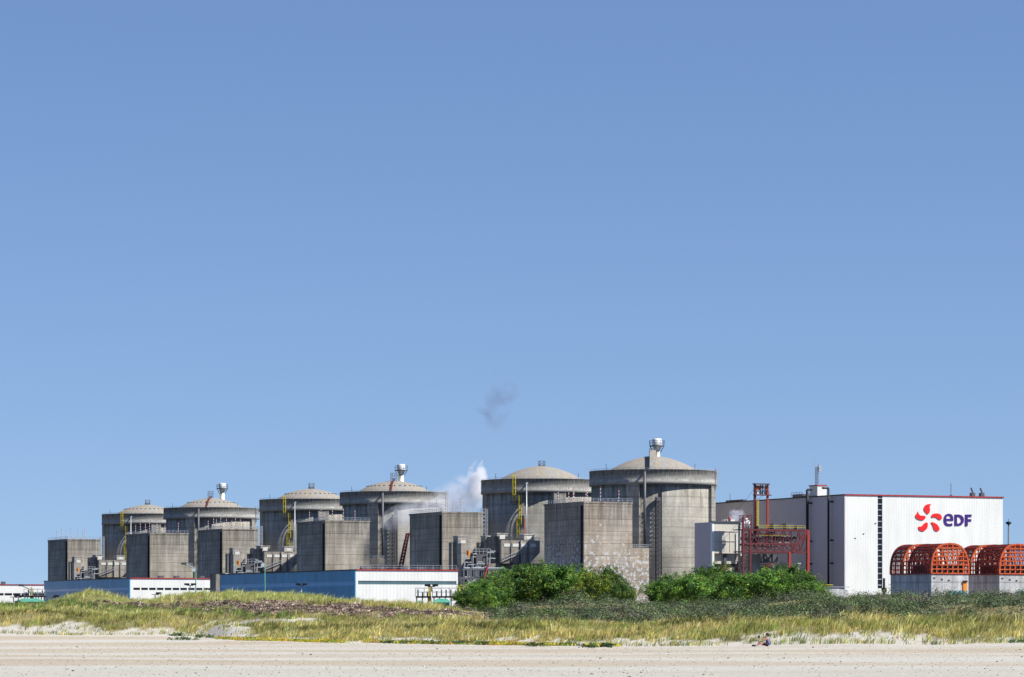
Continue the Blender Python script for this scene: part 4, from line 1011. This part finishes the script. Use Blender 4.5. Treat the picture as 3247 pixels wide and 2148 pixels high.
def truss():
    fr = Fr(2352, 975); A = fr.a; Z = fr.z
    o = thing('truss_bridge', 'red steel truss bridge on tall legs before the grey hall wall', 'truss bridge', fr)
    w = A(2562); zt, zm, zb = Z(1680), Z(1724), Z(1750)
    for y in (0, 5):
        m = MB(); dx = fr.a(2352, y); w = fr.a(2562, y) - dx
        for z in (zt, zm, zb): m.box(0, w if z != zm else A(2520), y - .2, y + .2, z - .24, z + .24)
        n = 8
        for k in range(n + 1): x = w*k/n; m.bar((x, y, zb), (x, y, zt), .3)
        for k in range(n - 2): cross(m, w*k/n, w*(k+1)/n, y, zm, zt, .2); cross(m, w*k/n, w*(k+1)/n, y, zb, zm, .17)
        for k in range(n - 2, n): m.bar((w*k/n, y, zb), (w*(k+1)/n, y, zt), .34); m.bar((w*(k+.5)/n, y, zb + 1), (w*(k+1)/n, y, zb), .3)
        tf = m.build('truss_frame', M['redsteel'], o); tf.location.x = dx; w = A(2562)  # shade within the truss is put into its steel colour
    MB().prism([[(A(2508), zb), (A(2514), zb), (w, zt - .6), (w - 1.2, zt)]], -.45, -.25).build('diagonal_strut', M['redsteel'], o)
    m = MB()
    for k in range(10): m.bar((w*k/9, 0, zt), (w*k/9, 5, zt), .3); m.bar((w*k/9, 0, zb), (w*k/9, 5, zb), .3)
    m.build('cross_beams', M['redsteel'], o)
    for q in (2562, 2503):
        for y in (0, 5): x = fr.a(q, y); MB().bar((x, y, 0), (x, y, zb if q < 2550 else zt), .75).build('leg', M['redbright'], o)
    for q in (2356, 2378):
        for y in (0, 5): x = fr.a(q, y); MB().bar((x, y, 0), (x, y, Z(1640) if q < 2360 else zt), .55).build('leg', M['redsteel'], o)
    m = MB(); lattice(m, (A(2367), 2.5, 0), zb, 1.0, .2, 2.0, (A(2378) - A(2367), 2.4)); 
    for z in range(2, int(zb), 3): m.box(A(2356), A(2378), .2, 4.8, z, z + .15)
    m.build('tower_bracing', M['dsteel'], o)
    r = random.Random(3); m = MB()
    for k in range(12): z = r.uniform(zb + .5, zt - .6); x = r.uniform(0, w*.6); m.tube((x, 2, z), (x + r.uniform(4, 9), 2, z), r.uniform(.2, .5), 8)
    m.build('pipes', M['dsteel'], o)
    m = MB()
    for k in range(5): x = A(2385) + k*3.0; m.box(x, x + 2.0, 3, 4, zm + .4, zm + 2.6)
    m.build('cable_boxes', M['steel'], o)
    rail(MB(), [(A(2405), -.3), (A(2552), -.3)], zt + .25, 1.1, 2.4, .08).build('yellow_railing', M['yellow'], o)
    rail(MB(), [(A(2405), -.4), (A(2500), -.4)], zm + 2.4, .0, 40.0, .12).build('walkway_rail', M['yellow'], o)
    for x0, x1, zh in ((2408, 2425, .8), (2455, 2470, 1.5), (2495, 2520, 1.6), (2530, 2545, .9)): MB().box(A(x0), A(x1), .5, 3, zt + .36, zt + .36 + zh).build('deck_cabinet', M['dsteel'], o)
    # pale equipment skid on the left end of the deck
    f3 = fr.at(A(2362), .3); s = thing('equipment_skid', 'small scaffolded skid of pale vessels on the left end of the truss', 'equipment', f3, z=zt + .36)
    lattice(MB(), (1.3, 1.6, 0), 3.9, 1.3, .16, 1.1).build('scaffold', M['redsteel'], s)
    for k, (x, h_) in enumerate(((.5, 2.2), (1.4, 3.1), (2.2, 2.5))): MB().cyl(x, 1.6, 0, h_, .45, 10).build('vessel', M['stackw'], s)
truss()
def gantry():
    fr = Fr(2404, 978); A = fr.a; Z = fr.z
    o = thing('hoist_gantry', 'tall red portal gantry with an orange-red cabin at its top', 'gantry', fr)
    w = A(2444); zb, zt = Z(1676), Z(1536)
    MB().bar((0, 2, zb - 6), (0, 2, zt), .62).build('post', M['redsteel'], o); MB().bar((w, 2, zb - 6), (w, 2, zt), .55).build('post', M['redbright'], o)
    MB().box(-.3, w + 1.0, 1.3, 2.7, Z(1571), Z(1568)).build('platform', M['redsteel'], o); MB().box(-.4, w + .4, 1.2, 2.8, zt, zt + .35).build('cross_beam', M['dsteel'], o)
    MB().box(.35, A(2420), 1.75, 1.95, Z(1553), Z(1539)).box(A(2423), A(2431), 1.75, 1.95, Z(1549), Z(1539)).box(A(2434), w - .3, 1.75, 1.95, Z(1553), Z(1540)).build('orange_panel', M['orange'], o)
    m = MB()
    for p in (2419.5, 2427, 2435): a = A(p); m.bar((a, 1.6, Z(1568)), (a, 1.6, zt), .22)
    for q in (1545, 1554): m.bar((0, 1.6, Z(q)), (w, 1.6, Z(q)), .2)
    m.build('bars', M['black'], o)
    MB().box(A(2410), A(2418), 1.8, 2.4, Z(1566), Z(1557)).box(A(2424), A(2436), 1.8, 2.4, Z(1566), Z(1558)).build('winch', M['stackw'], o)
    m = MB(); a = A(2410)
    for s in (-.25, .25): m.bar((a + s, 1.4, Z(1672)), (a + s, 1.4, Z(1586)), .15)
    for z in np.arange(Z(1672), Z(1586), .8): m.bar((a - .25, 1.4, z), (a + .25, 1.4, z), .12)
    m.build('yellow_ladder', M['yellow'], o)
    m = MB(); m.bar((0, 2, Z(1545)), (A(2385), 4, Z(1588)), .06); m.bar((A(2385), 4, Z(1588)), (A(2366), 8, Z(1625)), .06); m.bar((w, 2, Z(1555)), (w + 4, 20, Z(1600)), .06); m.build('guy_wire', M['dsteel'], o)
    rail(MB(), [(0, 2.6), (w + .9, 2.6)], Z(1568), 1.0, 1.0, .1).build('railing', M['dsteel'], o)
gantry()
def under_truss():
    fr = Fr(2385, 985); A = fr.a; Z = fr.z
    o = thing('pump_house', 'small pale pump house under the truss bridge', 'pump house', fr)
    MB().box(0, A(2412), 0, 5, -1, Z(1756)).build('wall', M['aux_pale'], o)
    MB().box(A(2412) + .02, A(2474), 1.5, 6, Z(1784), Z(1756)).build('dark_bay', M['dsteel'], o)
    MB().box(A(2412), A(2455), .2, 1.4, Z(1791), Z(1788)).build('orange_beam', M['orange'], o)
    MB().box(A(2412), A(2460), .9, 4, -1, Z(1796)).build('base_block', M['aux'], o)
    MB().box(A(2430), A(2440), .3, .8, Z(1803), Z(1793)).build('orange_cabinet', M['door_orange'], o)
    fr = Fr(2533, 965); o = thing('lamp_post', 'slender lamp post below the right end of the truss bridge', 'lamp post', fr)
    MB().bar((0, 0, 0), (0, 0, fr.z(1788)), .2).build('pole', M['steel'], o); MB().box(-.5, .5, -.3, .3, fr.z(1788), fr.z(1786)).build('lamp_head', M['stackw'], o)
under_truss()

# ------------------------------------------------------------------ orange vaulted screens on concrete bases
def vault(px, Y, label, full=True):
    fr = Fr(px, Y); A = fr.a; Z = fr.z
    o = thing('vaulted_screen', label, 'vaulted structure', fr, 'orange steel vaults on concrete bases')
    f0 = Fr(2953, 830); w = f0.a(3071); L = f0.b(2824); zb = f0.z(1822); zt = f0.z(1724)
    h = zt - zb
    MB().box(0, w, 0, L, -1, zb).build('base', M['grey_conc'], o)
    MB().box(w*.06, w*.94, 1.2, f0.b(2884) - 1, zb, zb + h*.34).build('inner_machinery', M['black'], o)
    n = 18
    def arc(k): 
        t = math.pi*k/n; c, s = math.cos(t), math.sin(t)
        return (w/2 - w/2*math.copysign(abs(c)**.8, c), zb + .25 + (h - .25)*abs(s)**.72)
    def hoop(m, y, ww): 
        for k in range(n): p, q = arc(k), arc(k+1); m.bar((p[0], y, p[1]), (q[0], y, q[1]), ww)
    def endwall(y, name, mat):
        m = MB(); hoop(m, y, .42)
        ks = 7
        for i in range(1, ks):
            x = w*i/ks; u = (w/2 - x)/(w/2); c = abs(u)**(1/.8); s = math.sqrt(max(0, 1 - c*c)); m.box(x - .15, x + .15, y - .12, y + .12, zb + .2, zb + .25 + (h - .25)*s**.72)
        for j in range(0, 7):
            z = zb + .3 + (h - .3)*j/7; s = ((z - zb - .25)/(h - .25)); s = max(0, s)**(1/.72); c = math.sqrt(max(0, 1 - s*s))**.8; m.box(w/2 - w/2*c, w/2 + w/2*c, y - .2, y + .02, z - .14, z + .14)
        m.build(name, mat, o)
    def bay(y0, y1, cnt):
        m = MB(); cnt = int(cnt*1.5)
        for i in range(cnt + 1): hoop(m, y0 + (y1 - y0)*i/cnt, .19)
        for k in range(n + 1): p = arc(k); m.bar((p[0], y0, p[1]), (p[0], y1, p[1]), .24 if k % 2 else .3)
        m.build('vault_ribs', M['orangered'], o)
    Lf = f0.b(2884)
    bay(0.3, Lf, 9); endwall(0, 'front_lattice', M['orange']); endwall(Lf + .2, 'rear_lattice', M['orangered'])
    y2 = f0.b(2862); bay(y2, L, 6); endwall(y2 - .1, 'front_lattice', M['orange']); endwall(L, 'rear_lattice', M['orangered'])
    MB().box(-.1, w + .1, -.15, 0.0, zb + .004, zb + .3).box(-.15, -.02, 0.002, L, zb + .004, zb + .3).build('base_beam', M['orangered'], o)
    z0, z1 = f0.z(1873), f0.z(1845)
    d = MB().box(f0.a(3053), f0.a(3065), -.2, -.003, z0, z1).build('door', M['door_orange'], o)
    MB().box(f0.a(3053), f0.a(3065), -.5, -.003, z1 + .01, z1 + .3).build('canopy', M['black'], d)
    for p, q in ((2960, 1833), (2984, 1837), (3006, 1840)): a = f0.a(p); MB().box(a, a + .5, -.12, -.003, f0.z(q + 2), f0.z(q - 2)).build('wall_lamp', M['dsteel'], o)
    m = MB()
    for p in (3008, 3024, 3038, 3052): a = f0.a(p); m.box(a, a + .5, -.8, -.2, -1, f0.z(1874))
    m.build('bollard', M['teald'], o)
    return o
vault(2953, 830, 'orange-red steel vault on a grey concrete base, wholly in view before the white hall')
vault(3169, Fr(2953, 830).at(Fr(2953, 830).a(3169), 0).oy, 'orange-red steel vault cut by the right edge of the picture')

# ------------------------------------------------------------------ small site furniture
def crane():
    Y = 1195; f = Fr(1268, Y); o = thing('crane_boom', 'dark red lattice crane boom leaning against the steamy reactor building', 'crane', f)
    A, B = Vector((0, 0, f.z(1812))), Vector((f.a(1293), 0, f.z(1692)))
    m = MB(); d = (B - A).normalized(); g = Vector((0, 1, 0)); e = d.cross(g)
    cs = [A + e*s*.6 + g*t*.6 for s, t in ((-1,-1),(1,-1),(1,1),(-1,1))]; ds = [B + (c - A)*.7 for c in cs]
    for c, q in zip(cs, ds): m.bar(c, q, .3)
    n = 12
    for k in range(n):
        for i in range(4):
            j = (i+1) % 4; m.bar(cs[i].lerp(ds[i], k/n), cs[j].lerp(ds[j], (k+1)/n), .2)
    m.build('boom', M['redsteel'], o)
    MB().bar(B, B + Vector((1.9, 0, .2)), .5).build('boom_tip', M['redbright'], o)
    MB().box(-2, 1.6, -1, 2, -1, f.z(1808)).build('carriage', M['dsteel'], o)
crane()
def lamp(px, top, Y, kind, label):
    fr = Fr(px, Y); z = fr.z(top); g = float(ground_z(fr.ox, fr.oy)); o = thing('lamp_post', label, 'lamp post', fr, 'floodlight posts of the plant', z=0, rz=0)
    if kind == 'green':
        MB().tube((0, 0, g - .3), (0, 0, z), .16, 8, .09).build('pole', M['green'], o)
        m = MB(); m.box(-.1, .1, -.1, .1, z, z + .5); m.tube((0, 0, z + .2), (-2.1, 0, z + 1.1), .1); m.build('arm', M['steel'], o)
        MB().box(-.7, -.1, -.3, .3, z - .3, z + .25).build('lamp_head', M['stackw'], o); MB().box(-2.6, -1.7, -.25, .25, z + .95, z + 1.35).build('lamp_head', M['dsteel'], o)
    else:
        MB().tube((0, 0, g - .3), (0, 0, z), .1, 8, .08).build('pole', M['steel'], o)
        MB().box(-.55, .55, -.05, .05, z, z + .1).build('arm', M['dsteel'], o)
        for s in ((-1, 1) if kind == 'twin' else (1,)): MB().box(s*.55 - .42, s*.55 + .42, -.3, .3, z + .1, z + .42).build('lamp_head', M['black'], o)
lamp(621, 1808, 600, 'green', 'tall green floodlight post in front of the left white warehouse end')
lamp(840, 1793, 600, 'green', 'tall green floodlight post in front of the blue warehouse side')
lamp(956, 1858, 560, 'twin', 'small twin-headed floodlight before the right end of the blue wall')
lamp(1368, 1862, 480, 'twin', 'twin-headed floodlight before the right white warehouse end')
lamp(603, 1858, 560, 'twin', 'twin-headed floodlight before the window row of the left warehouse')
lamp(492, 1887, 520, 'single', 'short floodlight below the window row of the left warehouse')
lamp(168, 1896, 520, 'single', 'short floodlight before the left end of the blue wall')
lamp(43, 1895, 520, 'single', 'short floodlight left of the green-roofed shelter')
lamp(58, 1896, 540, 'single', 'short floodlight over the left end of the green roof')
lamp(104, 1876, 620, 'green', 'green post with a side arm above the green-roofed shelter')
def shelter(px0, px1, top, eave, Y, label, tealside):
    fr = Fr(px0, Y); w = (px1 - px0)/F*Y; o = thing('shelter', label, 'shelter', fr, 'green-roofed shelters behind the dunes', rz=0)
    zt, ze = fr.z(top), fr.z(eave); g = 2.5
    m = MB(); d = 5
    m.add([(0,0,ze),(w,0,ze),(w,d,ze),(0,d,ze),(w*.28,1.6,zt),(w*.78,1.6,zt),(w*.78,3.4,zt),(w*.28,3.4,zt)], [(0,3,2,1),(4,5,6,7),(0,1,5,4),(1,2,6,5),(2,3,7,6),(3,0,4,7)])
    m.build('roof', M['greenroof'], o)
    MB().box(.25, w - .25, .3, d - .3, g, ze - .02).build('wall', M['teald'], o)
    MB().box(.6, w*.6, .2, .295, g, ze - .25).build('opening', M['black'], o)
def deck(px0, px1, pz, Y, label):
    fr = Fr(px0, Y); w = (px1 - px0)/F*Y; o = thing('raised_deck', label, 'raised deck', fr, 'railed equipment decks behind the shelters', rz=0)
    z = fr.z(pz)
    MB().box(0, w, 0, 3, z, z + .25).build('floor', M['black'], o)
    for i in range(8): x = .15 + (w - .3)*i/7; MB().box(x - .09, x + .09, .05, .25, 0, z).build('leg', M['dsteel'], o)
    rail(MB(), [(0, .05), (w, .05)], z + .25, 1.2, 1.1, .1).build('railing', M['steel'], o)
    r = random.Random(int(px0)); m = MB()
    for i in range(9): x = w*(i + .3)/9; m.box(x, x + .22, 1, 1.3, z + .25, z + .25 + r.uniform(.4, 1.1))
    m.build('equipment', M['dsteel'], o)
    MB().box(w*.3, w*.36, .6, 1.1, z - .6, z + 1.8).build('yellow_cabinet', M['yellow'], o)
shelter(41, 134, 1898, 1909, 540, 'low shelter with a pale green hipped roof at the left edge', True)
deck(76, 142, 1894, 600, 'dark railed deck behind the left green roof')
shelter(1368, 1430, 1899, 1911, 450, 'green-roofed shelter at the right end of the white warehouse wall', False)
shelter(1318, 1342, 1905, 1909, 452, 'small teal-roofed shelter half hidden by the dune grass', True)
deck(1318, 1452, 1896, 500, 'long dark railed deck before the white warehouse wall')

# ------------------------------------------------------------------ steam
def steam(px, py, Y, sx, sy, sz, dens, colr, seed, label, rot=0.0, th=.46, ns=1.6, absn=0.0, name='steam'):
    m = bpy.data.materials.new(name + '_volume'); m.use_nodes = True; t = m.node_tree; t.nodes.clear()
    out = t.nodes.new('ShaderNodeOutputMaterial'); v = t.nodes.new('ShaderNodeVolumePrincipled'); co = t.nodes.new('ShaderNodeTexCoord')
    ln = t.nodes.new('ShaderNodeVectorMath'); ln.operation = 'LENGTH'; t.links.new(co.outputs['Object'], ln.inputs[0])
    fall = t.nodes.new('ShaderNodeMapRange'); t.links.new(ln.outputs['Value'], fall.inputs[0])
    for i, q in enumerate((.15, 1.0, 1.0, 0.0)): fall.inputs[i+1].default_value = q
    mpn = t.nodes.new('ShaderNodeMapping'); mpn.inputs['Location'].default_value = (seed, seed*.7, 0); mpn.inputs['Scale'].default_value = (sx/8, sy/8, sz/8)
    t.links.new(co.outputs['Object'], mpn.inputs[0])
    no = t.nodes.new('ShaderNodeTexNoise'); no.inputs['Scale'].default_value = ns; no.inputs['Detail'].default_value = 5; no.inputs['Distortion'].default_value = .8; t.links.new(mpn.outputs[0], no.inputs['Vector'])
    ad = t.nodes.new('ShaderNodeMath'); ad.operation = 'MULTIPLY_ADD'; t.links.new(fall.outputs[0], ad.inputs[0]); ad.inputs[1].default_value = .42; ad.inputs[2].default_value = -.42
    a2 = t.nodes.new('ShaderNodeMath'); a2.operation = 'ADD'; t.links.new(no.outputs['Fac'], a2.inputs[0]); t.links.new(ad.outputs[0], a2.inputs[1])
    mr = t.nodes.new('ShaderNodeMapRange'); t.links.new(a2.outputs[0], mr.inputs[0])
    for i, q in enumerate((th - .12, th + .2, 0.0, dens)): mr.inputs[i+1].default_value = q
    t.links.new(mr.outputs[0], v.inputs['Density']); v.inputs['Color'].default_value = (*colr, 1); v.inputs['Anisotropy'].default_value = absn
    t.links.new(v.outputs[0], out.inputs['Volume'])
    bm = bmesh.new(); bmesh.ops.create_icosphere(bm, subdivisions=3, radius=1.0); me = bpy.data.meshes.new(name); bm.to_mesh(me); bm.free(); me.materials.append(m)
    o = link(name, me); o.location = (kx(px)*Y, Y, zz(py, Y)); o.scale = (sx, sy, sz); o.rotation_euler = (0, rot, 0)
    tag(o, label, 'steam', kind='stuff')
steam(1512, 1535, 1190, 4.4, 5, 9.5, .6, (.99,.99,1.0), 1.0, 'bright white steam puff rising beside the yellow-laddered reactor', .12, th=.24)
steam(1462, 1580, 1188, 15, 5, 8.5, .26, (.98,.98,1.0), 4.0, 'pale steam billowing behind the block roof', -.45, th=.26)
steam(1345, 1622, 1185, 19, 5, 6.0, .17, (.96,.97,1.0), 9.0, 'faint steam veil over the reactor wall', -.28, th=.26)
steam(1562, 1305, 1185, 8.5, 4, 11.5, .12, (.32,.36,.52), 3.0, 'broad lower part of the dark vapour wisp high in the sky', .35, th=.36, ns=1.3)
steam(1592, 1235, 1185, 7.5, 4, 9.5, .12, (.32,.36,.52), 5.5, 'narrow upper part of the dark vapour wisp high in the sky', -.5, th=.37, ns=1.3)
steam(2332, 1640, 1000, 3.4, 2.0, 3.4, .6, (.9,.92,1.0), 6.0, 'small steam puff above the pale annex roof', .0, th=.30, ns=2.5)

# ------------------------------------------------------------------ the person on the sand
def person():
    Y = 21080/(2053 - YH); X = kx(2432); g = float(ground_z(kx(2425)*Y, Y))
    root = bpy.data.objects.new('person', None); col.objects.link(root); root.location = (kx(2428)*Y, Y, g)
    tag(root, 'person in a blue vest sitting on the sand facing left, holding up a camera', 'person')
    V_, E_, Rr = [], [], []
    def v(p, r): V_.append(p); Rr.append(r); return len(V_) - 1
    def ch(a, pts):
        for p, r in pts: b = v(p, r); E_.append((a, b)); a = b
        return a
    pelvis = v((.14, 0, .12), .135)
    chest = ch(pelvis, [((.15, 0, .30), .125), ((.13, 0, .46), .14)])
    neck = ch(chest, [((.12, 0, .57), .055), ((.10, 0, .63), .05)])
    ch(neck, [((.085, 0, .70), .085), ((.08, 0, .79), .08)])
    for s in (-1, 1):
        hip = ch(pelvis, [((.10, s*.10, .11), .10)]); kz = .30 if s > 0 else .22
        ank = ch(hip, [((-.12, s*.13, (kz + .1)/2 + .02), .085), ((-.34, s*.14, kz), .062), ((-.45, s*.14, kz*.6), .055), ((-.62, s*.13, .07), .04)])
        ch(ank, [((-.70, s*.13, .05), .04), ((-.80, s*.13, .06), .03)])
        sh = ch(chest, [((.12, s*.18, .49), .062)])
        wr = ch(sh, [((-.02, s*.17, .44), .045), ((-.12, s*.13, .43 if s < 0 else .47), .042), ((-.25, s*.08, .52), .032), ((-.32, s*.06, .57), .026)])
        palm = ch(wr, [((-.36, s*.055, .60), .03)])
        for k in range(4):
            d = (k - 1.5)*.018; l = (.030, .036, .034, .026)[k]
            ch(palm, [((-.385, s*.05, .615 + d), .010), ((-.385 - l, s*.035, .625 + d), .009), ((-.39 - l, s*.012, .625 + d), .008)])
        ch(palm, [((-.355, s*.03, .635), .010), ((-.375, s*.012, .655), .009)])
    me = bpy.data.meshes.new('body'); me.from_pydata(V_, E_, []); me.materials.append(M['skin'])
    b = link('body', me, root)
    sk = b.modifiers.new('skin', 'SKIN'); ss = b.modifiers.new('sub', 'SUBSURF'); ss.levels = 1; ss.render_levels = 2
    for i, r in enumerate(Rr): me.skin_vertices[0].data[i].radius = (r, r)
    for i in range(len(Rr)): me.skin_vertices[0].data[i].use_root = (i == 0)
    def shell(name, pts, mat, n=14):
        m = MB(); rs = []
        for (x, y, z), rx, ry in pts: rs.append([(x + rx*math.cos(2*math.pi*j/n), y + ry*math.sin(2*math.pi*j/n), z) for j in range(n)])
        m.rings(rs, True); return m.build(name, mat, root)
    shell('vest', [((.14,0,.08), .15, .18), ((.15,0,.20), .145, .165), ((.15,0,.32), .14, .165), ((.14,0,.44), .15, .185), ((.125,0,.515), .10, .16), ((.12,0,.55), .07, .09)], M['shirt'])
    for s in (-1, 1):
        MB().tube((.16, s*.10, .11), (-.20, s*.135, .20 if s > 0 else .17), .125, 12, .085).build('shorts_leg', M['shorts'], root)
        sh = MB().lathe(0, 0, [(.01, 0), (.05, .01), (.06, .05), (.045, .10), (.03, .12)], 12).build('shoe', M['shoe'], root)
        sh.location = (-.76, s*.13, .0); sh.scale = (2.4, 1.0, 1.0)
    hr = MB().lathe(0, 0, [(.01, -.11), (.07, -.09), (.105, -.02), (.108, .05), (.08, .11), (.03, .135), (.005, .137)], 16).build('hair', M['hair'], root); hr.location = (.115, 0, .755)
    m = MB(); 
    for s in (-1, 1): m.lathe(.0 - .0, 0, [(.011, -.004), (.011, .004)], 8)
    nose = MB().tube((-.0, 0, .745), (-.025, 0, .725), .014, 6, .018).build('nose', M['skin'], root)
    for s in (-1, 1): e = MB().box(.0, .012, s*.03 - .01, s*.03 + .01, .752, .762).build('eye', M['hair'], root)
    MB().box(-.002, .01, -.022, .022, .695, .702).build('mouth', M['shorts'], root)
    for s in (-1, 1): MB().tube((.085, s*.08, .735), (.095, s*.098, .745), .022, 8).build('ear', M['skin'], root)
    cf = bpy.data.objects.new('camera_body', None)
    c = bpy.data.objects.new('hand_camera', None); col.objects.link(c); c.location = (root.location.x - .42, Y, g + .56)
    tag(c, 'small black camera held up in the seated person\'s hands', 'camera')
    MB().box(-.055, .03, -.07, .07, -.02, .16).build('housing', M['black'], c); MB().tube((-.055, 0, .07), (-.12, 0, .07), .04, 12).build('lens', M['black'], c)
person()
